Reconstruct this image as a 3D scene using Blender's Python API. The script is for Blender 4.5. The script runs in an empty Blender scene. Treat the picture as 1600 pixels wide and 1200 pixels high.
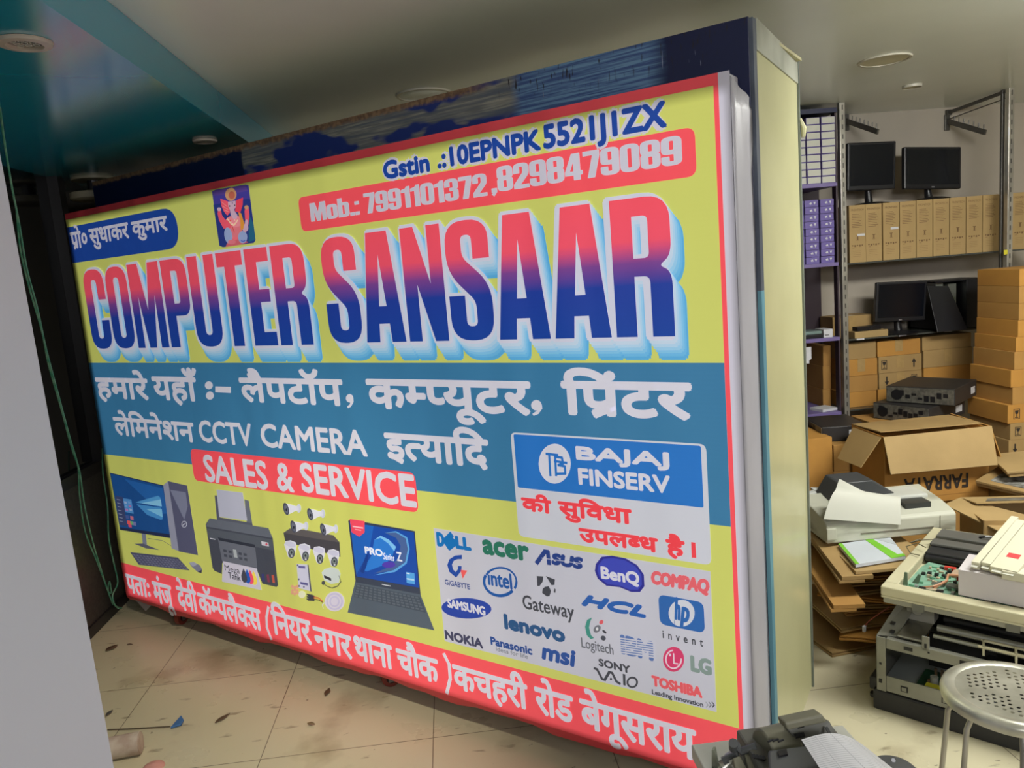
import bpy, bmesh, math, random
from math import radians, pi, sin, cos
from mathutils import Vector, Matrix
from mathutils.geometry import tessellate_polygon

random.seed(7)
scene = bpy.context.scene
COL = scene.collection

# ---------------------------------------------------------------- camera
FOC = 1200.0
CAM_H = 1.55
def _unit(px, py):
    return Vector((px - 800, py - 600, FOC)).normalized()
_down = _unit(1460, 8725)
_Z = -_down
_Y = _unit(695, 431); _Y = (_Y - _Y.dot(_Z) * _Z).normalized()
_X = _down.cross(_Y).normalized()
if _X.x < 0: _X = -_X
RW = Matrix((_X, _Y, _Z))                 # camera (right, down, forward) -> room axes
cam_data = bpy.data.cameras.new('camera')
cam = bpy.data.objects.new('camera', cam_data)
COL.objects.link(cam)
cam_data.sensor_width = 36.0
cam_data.lens = FOC / 1600 * 36
cam_data.clip_start = 0.02
_r, _u, _b = RW @ Vector((1, 0, 0)), RW @ Vector((0, -1, 0)), RW @ Vector((0, 0, -1))
cam.matrix_world = Matrix(((_r.x, _u.x, _b.x, 0), (_r.y, _u.y, _b.y, 0), (_r.z, _u.z, _b.z, CAM_H), (0, 0, 0, 1)))
scene.camera = cam
CO = Vector((0, 0, CAM_H))
def ray(px, py): return RW @ _unit(px, py)
def at_z(px, py, z=0.0):
    r = ray(px, py); return CO + r * ((z - CAM_H) / r.z)
def at_y(px, py, y):
    r = ray(px, py); return CO + r * (y / r.y)
def at_x(px, py, x):
    r = ray(px, py); return CO + r * (x / r.x)
def at_plane(px, py, P, n):
    r = ray(px, py); return CO + r * ((P - CO).dot(n) / r.dot(n))

# ---------------------------------------------------------------- view, world, lights
vs = scene.view_settings
scene.display_settings.display_device = 'sRGB'
vs.view_transform = 'Standard'; vs.look = 'None'; vs.gamma = 1.0; vs.exposure = 0.0
vs.use_curve_mapping = False
world = bpy.data.worlds.new('world'); scene.world = world; world.use_nodes = True
bg = world.node_tree.nodes['Background']
bg.inputs[0].default_value = (0.75, 0.74, 0.78, 1); bg.inputs[1].default_value = 0.34

def area(name, loc, target, sx, sy, power, color):
    d = bpy.data.lights.new(name, 'AREA'); d.shape = 'RECTANGLE'; d.size = sx; d.size_y = sy
    d.energy = power; d.color = color
    o = bpy.data.objects.new(name, d); COL.objects.link(o); o.location = loc
    v = Vector(target) - Vector(loc)
    o.rotation_euler = v.to_track_quat('-Z', 'Y').to_euler()
    return o
# unseen ceiling panels of the shop: one behind the camera, one over the shelving aisle
area('ceiling_panel_front', (0.8, -1.7, 2.27), (-0.4, 2.8, 1.1), 2.0, 0.9, 92, (0.98, 0.97, 1.0))
sd = bpy.data.lights.new('warm_floor_fill', 'SPOT'); sd.energy = 95; sd.color = (1.0, 0.90, 0.72); sd.spot_size = radians(64); sd.spot_blend = .8; sd.shadow_soft_size = .06  # unseen spot added only to brighten and warm the left floor
so_ = bpy.data.objects.new('warm_floor_fill', sd); COL.objects.link(so_); so_.location = (-0.55, 1.45, 2.25)
so_.rotation_euler = (Vector((-1.0, 2.65, 0)) - so_.location).to_track_quat('-Z', 'Y').to_euler()
area('ceiling_panel_aisle', (2.3, 1.9, 2.27), (2.5, 2.8, 0), 1.2, 0.6, 100, (1.0, 1.0, 0.94))

# ---------------------------------------------------------------- materials
def s2l(c):
    c = c / 255.0
    return c / 12.92 if c <= 0.04045 else ((c + 0.055) / 1.055) ** 2.4
def RGB(r, g, b): return (s2l(r), s2l(g), s2l(b), 1.0)
_mats = {}
def mat(name, rgb, rough=0.6, metal=0.0, var=0.08, vscale=14.0, bump=0.0, bscale=90.0, coat=0.0, spec=0.5, rgb2=None, stretch=(1, 1, 1), mixlo=0.35, mixhi=0.65):
    """procedural principled material: noise variation between two tones, optional noise bump"""
    if name in _mats: return _mats[name]
    m = bpy.data.materials.new(name); m.use_nodes = True
    nt = m.node_tree; N = nt.nodes; L = nt.links
    p = N['Principled BSDF']
    tc = N.new('ShaderNodeTexCoord'); mp = N.new('ShaderNodeMapping'); mp.inputs['Scale'].default_value = stretch
    L.new(tc.outputs['Object'], mp.inputs[0])
    nz = N.new('ShaderNodeTexNoise'); nz.inputs['Scale'].default_value = vscale; nz.inputs['Detail'].default_value = 4
    L.new(mp.outputs[0], nz.inputs['Vector'])
    mr = N.new('ShaderNodeMapRange'); mr.inputs['From Min'].default_value = mixlo; mr.inputs['From Max'].default_value = mixhi
    L.new(nz.outputs[0], mr.inputs[0])
    mx = N.new('ShaderNodeMix'); mx.data_type = 'RGBA'
    a = RGB(*rgb)
    b = RGB(*rgb2) if rgb2 else tuple(min(1, v * (1 - var)) for v in a[:3]) + (1,)
    mx.inputs[6].default_value = a; mx.inputs[7].default_value = b
    L.new(mr.outputs[0], mx.inputs[0]); L.new(mx.outputs[2], p.inputs['Base Color'])
    p.inputs['Roughness'].default_value = rough; p.inputs['Metallic'].default_value = metal
    p.inputs['Specular IOR Level'].default_value = spec
    p.inputs['Coat Weight'].default_value = coat; p.inputs['Coat Roughness'].default_value = 0.08
    if bump:
        n2 = N.new('ShaderNodeTexNoise'); n2.inputs['Scale'].default_value = bscale; n2.inputs['Detail'].default_value = 3
        L.new(mp.outputs[0], n2.inputs['Vector'])
        bp = N.new('ShaderNodeBump'); bp.inputs['Strength'].default_value = bump; bp.inputs['Distance'].default_value = 0.002
        L.new(n2.outputs[0], bp.inputs['Height']); L.new(bp.outputs[0], p.inputs['Normal'])
    _mats[name] = m
    return m

# ---------------------------------------------------------------- mesh helpers
class MB:
    """collects shapes for ONE mesh"""
    def __init__(s): s.v = []; s.f = []; s.m = []
    def add(s, vs, fs, mi=0):
        k = len(s.v); s.v += [tuple(v) for v in vs]; s.f += [tuple(i + k for i in f) for f in fs]; s.m += [mi] * len(fs); return s
    def box(s, c, d, rz=0.0, mi=0, M=None):
        hx, hy, hz = d[0] / 2, d[1] / 2, d[2] / 2
        R = M if M is not None else Matrix.Rotation(rz, 3, 'Z'); c = Vector(c)
        vs = [c + R @ Vector((x, y, z)) for z in (-hz, hz) for x, y in ((-hx, -hy), (hx, -hy), (hx, hy), (-hx, hy))]
        return s.add(vs, [(3, 2, 1, 0), (4, 5, 6, 7), (0, 1, 5, 4), (1, 2, 6, 5), (2, 3, 7, 6), (3, 0, 4, 7)], mi)
    def b2(s, x0, x1, y0, y1, z0, z1, mi=0):
        return s.box(((x0 + x1) / 2, (y0 + y1) / 2, (z0 + z1) / 2), (abs(x1 - x0), abs(y1 - y0), abs(z1 - z0)), mi=mi)
    def hexa(s, q, mi=0):            # 8 points: bottom ring then top ring
        return s.add(q, [(3, 2, 1, 0), (4, 5, 6, 7), (0, 1, 5, 4), (1, 2, 6, 5), (2, 3, 7, 6), (3, 0, 4, 7)], mi)
    def slab(s, quad, t, mi=0):      # a sheet of thickness t on the quad (counter-clockwise from its outer side)
        q = [Vector(p) for p in quad]; n = (q[1] - q[0]).cross(q[-1] - q[0]).normalized() * t
        k = len(q)
        return s.add([p - n for p in q] + q, [tuple(range(k - 1, -1, -1)), tuple(range(k, 2 * k))] + [(i, (i + 1) % k, k + (i + 1) % k, k + i) for i in range(k)], mi)
    def cyl(s, p0, p1, r, n=16, r2=None, mi=0, caps=True):
        p0 = Vector(p0); p1 = Vector(p1); r2 = r if r2 is None else r2
        d = (p1 - p0).normalized(); a = d.orthogonal().normalized(); b = d.cross(a)
        vs = [p0 + (a * cos(2 * pi * i / n) + b * sin(2 * pi * i / n)) * r for i in range(n)] + [p1 + (a * cos(2 * pi * i / n) + b * sin(2 * pi * i / n)) * r2 for i in range(n)]
        fs = [(i, (i + 1) % n, n + (i + 1) % n, n + i) for i in range(n)]
        if caps: fs += [tuple(range(n - 1, -1, -1)), tuple(range(n, 2 * n))]
        return s.add(vs, fs, mi)
    def lathe(s, prof, c=(0, 0, 0), n=32, mi=0):   # prof: (r, z) pairs
        c = Vector(c); k = len(prof); vs = []; fs = []
        for r, z in prof:
            vs += [c + Vector((max(r, 1e-4) * cos(2 * pi * i / n), max(r, 1e-4) * sin(2 * pi * i / n), z)) for i in range(n)]
        for j in range(k - 1):
            fs += [(j * n + i, j * n + (i + 1) % n, (j + 1) * n + (i + 1) % n, (j + 1) * n + i) for i in range(n)]
        return s.add(vs, fs, mi)
    def tube(s, pts, r, n=8, mi=0):
        pts = [Vector(p) for p in pts]; k = len(pts); vs = []; fs = []
        up = None
        for j, p in enumerate(pts):
            t = (pts[min(j + 1, k - 1)] - pts[max(j - 1, 0)]).normalized()
            if up is None: up = t.orthogonal().normalized()
            a = (up - t * up.dot(t)).normalized(); up = a; b = t.cross(a)
            rr = r[j] if isinstance(r, (list, tuple)) else r
            vs += [p + (a * cos(2 * pi * i / n) + b * sin(2 * pi * i / n)) * rr for i in range(n)]
        for j in range(k - 1):
            fs += [(j * n + i, j * n + (i + 1) % n, (j + 1) * n + (i + 1) % n, (j + 1) * n + i) for i in range(n)]
        fs += [tuple(range(n - 1, -1, -1)), tuple(range((k - 1) * n, k * n))]
        return s.add(vs, fs, mi)
    def prism(s, poly, axis, a0, a1, mi=0):        # 2D outline extruded along 'x','y' or 'z'
        def P(u, v, w): return {'x': (w, u, v), 'y': (u, w, v), 'z': (u, v, w)}[axis]
        n = len(poly); vs = [P(u, v, a0) for u, v in poly] + [P(u, v, a1) for u, v in poly]
        tr = tessellate_polygon([[Vector((u, v, 0)) for u, v in poly]])
        fs = [tuple(t) for t in tr] + [tuple(i + n for i in t) for t in tr] + [(i, (i + 1) % n, n + (i + 1) % n, n + i) for i in range(n)]
        return s.add(vs, fs, mi)
    def text(s, body, origin, ux, uz, mi=0, offset=0.0, lift=0.0006):   # lettering on a face: origin lower left, ux = full width vector, uz = full height vector
        vs, fs, bb = text_mesh(body, offset)
        ux = Vector(ux); uz = Vector(uz); n = ux.cross(uz).normalized() * lift; o = Vector(origin)
        w = bb[1] - bb[0]; h = bb[3] - bb[2]
        return s.add([o + ux * ((x - bb[0]) / w) + uz * ((y - bb[2]) / h) + n for x, y in vs], fs, mi)
    def build(s, name, mats, parent=None, bevel=0.0, smooth=False, loc=None, rz=0.0, seg=2):
        me = bpy.data.meshes.new(name); me.from_pydata(s.v, [], s.f)
        for m in (mats if isinstance(mats, (list, tuple)) else [mats]): me.materials.append(m)
        me.polygons.foreach_set('material_index', s.m)
        bm = bmesh.new(); bm.from_mesh(me); bmesh.ops.recalc_face_normals(bm, faces=bm.faces); bm.to_mesh(me); bm.free()
        if smooth:
            me.polygons.foreach_set('use_smooth', [True] * len(me.polygons))
            me.set_sharp_from_angle(angle=radians(40))
        o = bpy.data.objects.new(name, me); COL.objects.link(o)
        if parent is not None: o.parent = parent
        if loc is not None: o.location = loc
        if rz: o.rotation_euler.z = rz
        if bevel:
            b = o.modifiers.new('bevel', 'BEVEL'); b.width = bevel; b.segments = seg; b.limit_method = 'ANGLE'; b.angle_limit = radians(50)
        return o

def tag(o, label, cat, group=None, kind=None):
    o['label'] = label; o['category'] = cat
    if group: o['group'] = group
    if kind: o['kind'] = kind
    return o
def thing(name, label, cat, loc=(0, 0, 0), rz=0.0, group=None, rot=None):
    o = bpy.data.objects.new(name, None); COL.objects.link(o); o.empty_display_size = 0.1
    o.location = loc; o.rotation_euler = rot if rot else (0, 0, rz)
    return tag(o, label, cat, group)
def struct(o):
    o['kind'] = 'structure'; return o
def kids(o): return [c for c in bpy.data.objects if c.parent == o]
def dup(root, loc, rz=0.0, label=None, group=None, rot=None):
    r = root.copy(); COL.objects.link(r); r.location = loc; r.rotation_euler = rot if rot else (0, 0, rz)
    if label: r['label'] = label
    if group: r['group'] = group
    for ch in kids(root):
        c = ch.copy(); COL.objects.link(c); c.parent = r
        for g in kids(ch):
            d = g.copy(); COL.objects.link(d); d.parent = c
    return r

# ---------------------------------------------------------------- lettering
_tcache = {}
def _eval_curve(cu):
    o = bpy.data.objects.new('lettering', cu); COL.objects.link(o)
    dg = bpy.context.evaluated_depsgraph_get(); ev = o.evaluated_get(dg); me = ev.to_mesh()
    vs = [(v.co.x, v.co.y) for v in me.vertices]; fs = [tuple(p.vertices) for p in me.polygons]
    ev.to_mesh_clear(); bpy.data.objects.remove(o); bpy.data.curves.remove(cu)
    return vs, wind(vs, fs)
def wind(vs, fs):                       # all faces counter-clockwise, none twice
    out = []; seen = set()
    for f in fs:
        a = sum(vs[f[i]][0] * vs[f[(i + 1) % len(f)]][1] - vs[f[(i + 1) % len(f)]][0] * vs[f[i]][1] for i in range(len(f)))
        key = tuple(sorted((round(vs[i][0], 5), round(vs[i][1], 5)) for i in f))
        if abs(a) < 1e-9 or key in seen: continue
        seen.add(key); out.append(f if a > 0 else f[::-1])
    return out
def bbox(vs):
    xs = [v[0] for v in vs]; ys = [v[1] for v in vs]; return (min(xs), max(xs), min(ys), max(ys))
def text_mesh(body, offset=0.0, shear=0.0, space=1.0, res=3):
    k = (body, offset, shear, space)
    if k in _tcache: return _tcache[k]
    cu = bpy.data.curves.new('lettering', 'FONT'); cu.body = body; cu.size = 1.0; cu.offset = offset; cu.shear = shear
    cu.space_character = space; cu.resolution_u = res; cu.fill_mode = 'BOTH'
    vs, fs = _eval_curve(cu)
    _tcache[k] = (vs, fs, bbox(vs)); return _tcache[k]
def advance(s): return bbox_last(s) - text_mesh('।')[2][0]
def bbox_last(s):
    # left edge of a danda placed after s: its ink is the rightmost narrow piece
    w = text_mesh('।')[2]; return text_mesh(s + '।')[2][1] - (w[1] - w[0])
def clip_x(vs, fs, xc):
    bm = bmesh.new(); bv = [bm.verts.new((x, y, 0)) for x, y in vs]
    for f in fs:
        try: bm.faces.new([bv[i] for i in f])
        except ValueError: pass
    bmesh.ops.bisect_plane(bm, geom=bm.verts[:] + bm.edges[:] + bm.faces[:], plane_co=(xc, 0, 0), plane_no=(1, 0, 0), clear_outer=True)
    bm.verts.ensure_lookup_table(); bm.verts.index_update()
    v2 = [(v.co.x, v.co.y) for v in bm.verts]; f2 = [tuple(v.index for v in f.verts) for f in bm.faces]; bm.free()
    return v2, f2
def indic(items, offset):
    """Devanagari line: strings are set as they are, ('h', letter, share) is a half letter, ('r', dx, dy) a rakar stroke on the stem"""
    V = []; F = []; x = 0.0
    for it in items:
        if isinstance(it, str):
            vs, fs, _ = text_mesh(it, offset); k = len(V)
            V += [(a + x, b) for a, b in vs]; F += [tuple(i + k for i in f) for f in fs]
            x += advance(it)
        elif it[0] == 'h':
            vs, fs, bb = text_mesh(it[1], offset); adv = advance(it[1]); xc = adv * it[2]
            vs, fs = clip_x(vs, fs, xc); k = len(V)
            V += [(a + x, b) for a, b in vs]; F += [tuple(i + k for i in f) for f in fs]; x += xc
        elif it[0] == 'r':
            X, Y = x + it[1], it[2]; t = 0.045 + offset * 1.2; k = len(V)
            V += [(X, Y + t), (X - 0.30, Y - 0.17 + t), (X - 0.30 + 0.03, Y - 0.17 - t), (X, Y - t)]; F += [(k, k + 1, k + 2, k + 3)]
    return V, F
# ================================================================ the sign
GLY = {}
def _g(ch, w, *loops): GLY[ch] = (w, loops)
T_, H_, R_, r_ = .165, .13, .20, .055
def _mk():
    w = .44; t, h, R, r = T_, H_, R_, r_
    _g('C', w, [(0,0,R),(w,0,R),(w,.36),(w-t,.36),(w-t,h,r),(t,h,r),(t,1-h,r),(w-t,1-h,r),(w-t,.62),(w,.62),(w,1,R),(0,1,R)])
    _g('O', w, [(0,0,R),(w,0,R),(w,1,R),(0,1,R)], [(t,h,r),(w-t,h,r),(w-t,1-h,r),(t,1-h,r)])
    _g('0', w, [(0,0,R),(w,0,R),(w,1,R),(0,1,R)], [(t,h,r),(w-t,h,r),(w-t,1-h,r),(t,1-h,r)])
    _g('U', w, [(0,1),(0,0,R),(w,0,R),(w,1),(w-t,1),(w-t,h,r),(t,h,r),(t,1)])
    _g('P', w, [(0,0),(t,0),(t,.36),(w,.36,.16),(w,1,.18),(0,1)], [(t,.50),(w-t,.50,.04),(w-t,.87,.04),(t,.87)])
    _g('R', .45, [(0,0),(t,0),(t,.44),(.285,.44,.05),(.285,0),(.45,0),(.45,.46,.10),(.36,.51,.03),(.45,.58,.10),(.45,1,.18),(0,1)], [(t,.57),(.285,.57,.04),(.285,.87,.04),(t,.87)])
    _g('T', .40, [(.1175,0),(.2825,0),(.2825,.85),(.40,.85),(.40,1),(0,1),(0,.85),(.1175,.85)])
    _g('E', .34, [(0,0),(.34,0),(.34,.14),(t,.14),(t,.45),(.31,.45),(.31,.58),(t,.58),(t,.86),(.34,.86),(.34,1),(0,1)])
    _g('S', w, [(0,0,R),(w,0,R),(w,.46,.16),(t,.70,.06),(t,1-.12,.05),(w-t,1-.12,.05),(w-t,.68),(w,.68),(w,1,R),(0,1,R),(0,.58,.16),(w-t,.33,.06),(w-t,.12,.05),(t,.12,.05),(t,.38),(0,.38)])
    _g('M', .60, [(0,0),(.14,0),(.14,.62),(.235,0),(.365,0),(.46,.62),(.46,0),(.60,0),(.60,1),(.40,1),(.30,.45),(.20,1),(0,1)])
    _g('N', .44, [(0,0),(.145,0),(.145,.50),(.295,0),(.44,0),(.44,1),(.295,1),(.295,.50),(.15,1),(0,1)])
    _g('A', .48, [(0,0),(.165,0),(.178,.17),(.302,.17),(.315,0),(.48,0),(.365,1),(.115,1)], [(.195,.33),(.285,.33),(.24,.80)])
    _g('1', .30, [(.13,0),(.295,0),(.295,1),(.19,1),(.15,.91,.03),(0,.86),(0,.74),(.13,.75)])
    _g('2', .42, [(0,0),(.42,0),(.42,.13),(.17,.13),(.42,.55,.10),(.42,1,.18),(0,1,.18),(0,.62),(.16,.62),(.16,.88,.045),(.26,.88,.045),(.26,.62,.05),(0,.16)])
    _g('3', .43, [(0,0,.18),(.43,0,.18),(.43,.47,.07),(.37,.52,.02),(.43,.57,.07),(.43,1,.18),(0,1,.18),(0,.66),(.16,.66),(.16,.88,.045),(.27,.88,.045),(.27,.58,.03),(.16,.58),(.16,.46),(.27,.46,.03),(.27,.12,.045),(.16,.12,.045),(.16,.34),(0,.34)])
    _g('4', .44, [(.22,0),(.38,0),(.38,.19),(.44,.19),(.44,.32),(.38,.32),(.38,1),(.18,1),(0,.32),(0,.19),(.22,.19)], [(.11,.32),(.22,.32),(.22,.74)])
    _g('7', .40, [(.10,0),(.27,0),(.40,.80),(.40,1),(0,1),(0,.85),(.24,.85)])
    _g('8', .44, [(0,0,.18),(.44,0,.18),(.44,.47,.07),(.39,.52,.02),(.44,.57,.07),(.44,1,.18),(0,1,.18),(0,.57,.07),(.05,.52,.02),(0,.47,.07)], [(.165,.12,.05),(.275,.12,.05),(.275,.44,.05),(.165,.44,.05)], [(.165,.60,.05),(.275,.60,.05),(.275,.88,.05),(.165,.88,.05)])
    _g('9', .44, [(0,0,.18),(.44,0,.18),(.44,1,.18),(0,1,.18),(0,.40,.14),(.275,.40,.04),(.275,.12,.05),(.165,.12,.05),(.165,.30),(0,.30)], [(.165,.53,.05),(.275,.53,.05),(.275,.88,.05),(.165,.88,.05)])
    _g('o', .40, [(0,0,.15),(.40,0,.15),(.40,.76,.15),(0,.76,.15)], [(.155,.12,.04),(.245,.12,.04),(.245,.64,.04),(.155,.64,.04)])
    _g('b', .40, [(0,0),(.40,0,.15),(.40,.76,.15),(.155,.76),(.155,1),(0,1)], [(.155,.12,.04),(.245,.12,.04),(.245,.64,.04),(.155,.64,.04)])
    _g('.', .15, [(0,0),(.15,0),(.15,.15),(0,.15)])
    _g(':', .15, [(0,0),(.15,0),(.15,.15),(0,.15)], [(0,.55),(.15,.55),(.15,.70),(0,.70)])
    _g(',', .15, [(0,-.08),(.06,-.16),(.15,0),(.15,.15),(0,.15),(0,0),(.05,-.03)])
_mk()
def round_loop(lp):
    n = len(lp); out = []
    for i in range(n):
        p = Vector(lp[i][:2]); r = lp[i][2] if len(lp[i]) > 2 else 0
        if not r: out.append(p); continue
        a = Vector(lp[i - 1][:2]) - p; b = Vector(lp[(i + 1) % n][:2]) - p
        ra = min(r, a.length * .5); rb = min(r, b.length * .5)
        A = p + a.normalized() * ra; B = p + b.normalized() * rb
        for k in range(7):
            s = k / 6; out.append(A * (1 - s) ** 2 + p * 2 * s * (1 - s) + B * s * s)
    return [(v.x, v.y) for v in out]
def heavy(body, gap=.035):               # hand-drawn heavy condensed capitals and figures
    V = []; F = []; x = 0
    for ch in body:
        if ch == ' ': x += .16; continue
        w, loops = GLY[ch]
        if ch in ':': groups = [[l] for l in loops]
        else: groups = [loops]
        for g in groups:
            ls = [round_loop(l) for l in g]; k = len(V)
            flat = [(a + x, b) for l in ls for a, b in l]
            tr = tessellate_polygon([[Vector((a, b, 0)) for a, b in l] for l in ls])
            V += flat; F += [tuple(i + k for i in t) for t in tr]
        x += w + gap
    return V, wind(V, F)

class Art:
    """flat print: coloured patches on one sheet, each layer of ink a hair above the last"""
    def __init__(s, S): s.v = []; s.f = []; s.c = []; s.m = []; s.S = S; s.L = 0
    def raw(s, vs, fs, col, layer, mi=0, fat=0.0, n=8, dx=0.0, dz=0.0):
        sh = [(0, 0)] + ([(fat * cos(2 * pi * i / n), fat * sin(2 * pi * i / n)) for i in range(n)] if fat else [])
        for j, (a, b) in enumerate(sh):
            k = len(s.v); y = -(layer + j * 0.085) * 0.0004
            s.v += [(x + a + dx, y, z + b + dz) for x, z in vs]
            s.f += [tuple(i + k for i in f) for f in fs]; s.c += [col] * len(fs); s.m += [mi] * len(fs)
    def poly(s, px, col, layer, f=None, mi=0):
        pts = [s.S(*(f(*p) if f else p)) for p in px]
        fs = [tuple(t) for t in tessellate_polygon([[Vector((a, b, 0)) for a, b in pts]])]
        s.raw(pts, wind(pts, fs), col, layer, mi)
    def ell(s, cx, cy, rx, ry, col, layer, f=None, rot=0.0, n=28):
        c, d = cos(rot), sin(rot)
        s.poly([(cx + rx * cos(2 * pi * i / n) * c - ry * sin(2 * pi * i / n) * d, cy + rx * cos(2 * pi * i / n) * d + ry * sin(2 * pi * i / n) * c) for i in range(n)], col, layer, f)
    def line(s, px, w, col, layer, f=None):
        pts = [Vector(s.S(*(f(*p) if f else p))) for p in px]
        for i in range(len(pts) - 1):
            d = (pts[i + 1] - pts[i]).normalized(); nn = Vector((-d.y, d.x)) * w / 2; d = d * w * .3
            vs = [pts[i] - nn - d, pts[i + 1] - nn + d, pts[i + 1] + nn + d, pts[i] + nn - d]
            s.raw([(v.x, v.y) for v in vs], [(0, 1, 2, 3)], col, layer + i * .02)
    def rrect(s, a, b, r, col, layer, f=None, corners=(1, 1, 1, 1)):
        (x0, z0), (x1, z1) = s.S(*(f(*a) if f else a)), s.S(*(f(*b) if f else b))
        x0, x1 = sorted((x0, x1)); z0, z1 = sorted((z0, z1)); x0 = max(x0, -3.134)
        lp = round_loop([(x0, z0, r * corners[0]), (x1, z0, r * corners[1]), (x1, z1, r * corners[2]), (x0, z1, r * corners[3])])
        s.raw(lp, wind(lp, [tuple(t) for t in tessellate_polygon([[Vector((a, b, 0)) for a, b in lp]])]), col, layer)
    def fit(s, V, F, Lp, Rp, Tp, Bp, col, layer, f=None, ref=None, fat=0.0, mi=0, dx=0.0, dz=0.0, n=8):
        q = [s.S(*(f(*p) if f else p)) for p in (Lp, Rp, Tp, Bp)]
        bb = bbox(V); r0, r1 = ref if ref else (bb[2], bb[3])
        x0 = q[0][0] + fat; x1 = q[1][0] - fat; z1 = q[2][1] - fat * (0 if ref else 1); z0 = q[3][1] + fat * (0 if ref else 1)
        sx = (x1 - x0) / (bb[1] - bb[0]); sz = (z1 - z0) / (r1 - r0)
        vs = [(x0 + (x - bb[0]) * sx, z0 + (y - r0) * sz) for x, y in V]
        s.raw(vs, F, col, layer, mi, fat, n, dx, dz); return vs
    def tx(s, body, Lp, Rp, Tp, Bp, col, layer, f=None, ref=None, fat=0.0, shear=0.0, space=1.0):
        vs, fs, bb = text_mesh(body, 0.0, shear, space)
        if ref: bbr = text_mesh(ref)[2]; ref = (bbr[2], bbr[3])
        s.fit(vs, fs, Lp, Rp, Tp, Bp, col, layer, f, ref, fat)
    def dv(s, items, Lp, Rp, Tp, Bp, col, layer, f=None, fat=0.0):
        V, F = indic(items, 0.0); F = wind(V, F)
        s.fit(V, F, Lp, Rp, Tp, Bp, col, layer, f, (0.0, HEAD), fat)
HEAD = text_mesh('प')[2][3]
def zf(ox, oy, k): return lambda x, y: (ox + x / k, oy + y / k)

# sign frame: local x to the right along the face, y into the box, z up; origin under the near right front corner
SDIR = RW @ _unit(-970, 568); SDIR.z = 0; SDIR.normalize()
SX = -SDIR; SYv = Vector((-SX.y, SX.x, 0))
_A = at_z(1262, 1073, .09); BOXTOP = at_y(1243, 93, _A.y).z
SO = at_z(1173, 24, BOXTOP); SO.z = 0
SROT = math.atan2(SX.y, SX.x)
BY = -0.080                                  # the banner hangs 8 cm in front of the old box
def Sg(px, py):
    q = at_plane(px, py, SO + SYv * BY, SYv) - SO
    return (q.dot(SX), q.z)
def Sbox(px, py, y=0.0):
    q = at_plane(px, py, SO + SYv * y, SYv) - SO
    return (q.dot(SX), q.z)

YEL = RGB(198, 202, 104); RED = RGB(240, 82, 92); WHT = RGB(196, 193, 206); TEAL = RGB(58, 118, 158); NAVY = RGB(30, 68, 150)
LW = RGB(206, 204, 216); DBL = RGB(28, 66, 150)

art = Art(Sg)
x0, xr = -3.135, -0.030                      # left edge, right edge of the front
zt, zb = 1.972, 0.115
art.raw([(x0, zb), (xr, zb), (xr, zt), (x0, zt)], [(0, 1, 2, 3)], WHT, 0)
xe = -0.058
art.raw([(x0, zb), (xe, zb), (xe, zt), (x0, zt)], [(0, 1, 2, 3)], RED, 1)
art.raw([(x0, .287), (-.070, .287), (-.070, 1.945), (x0, 1.945)], [(0, 1, 2, 3)], YEL, 2)
art.raw([(x0, .835), (-.070, .853), (-.070, 1.280), (x0, 1.280)], [(0, 1, 2, 3)], TEAL, 3)

# proprietor's name
z1 = zf(90, 270, 4)
art.rrect((60, 570), (735, 210), .09, NAVY, 4, z1, (0, 1, 1, 0))
art.dv(["प", ('r', -.09, .17), "ो०"], (78, 380), (182, 380), (112, 372), (116, 470), WHT, 5, z1, .003)
art.dv(["सुधाकर"], (193, 350), (443, 330), (345, 330), (345, 422), WHT, 5, z1, .003)
art.dv(["कुमार"], (458, 300), (684, 280), (610, 285), (612, 370), WHT, 5, z1, .003)
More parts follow.
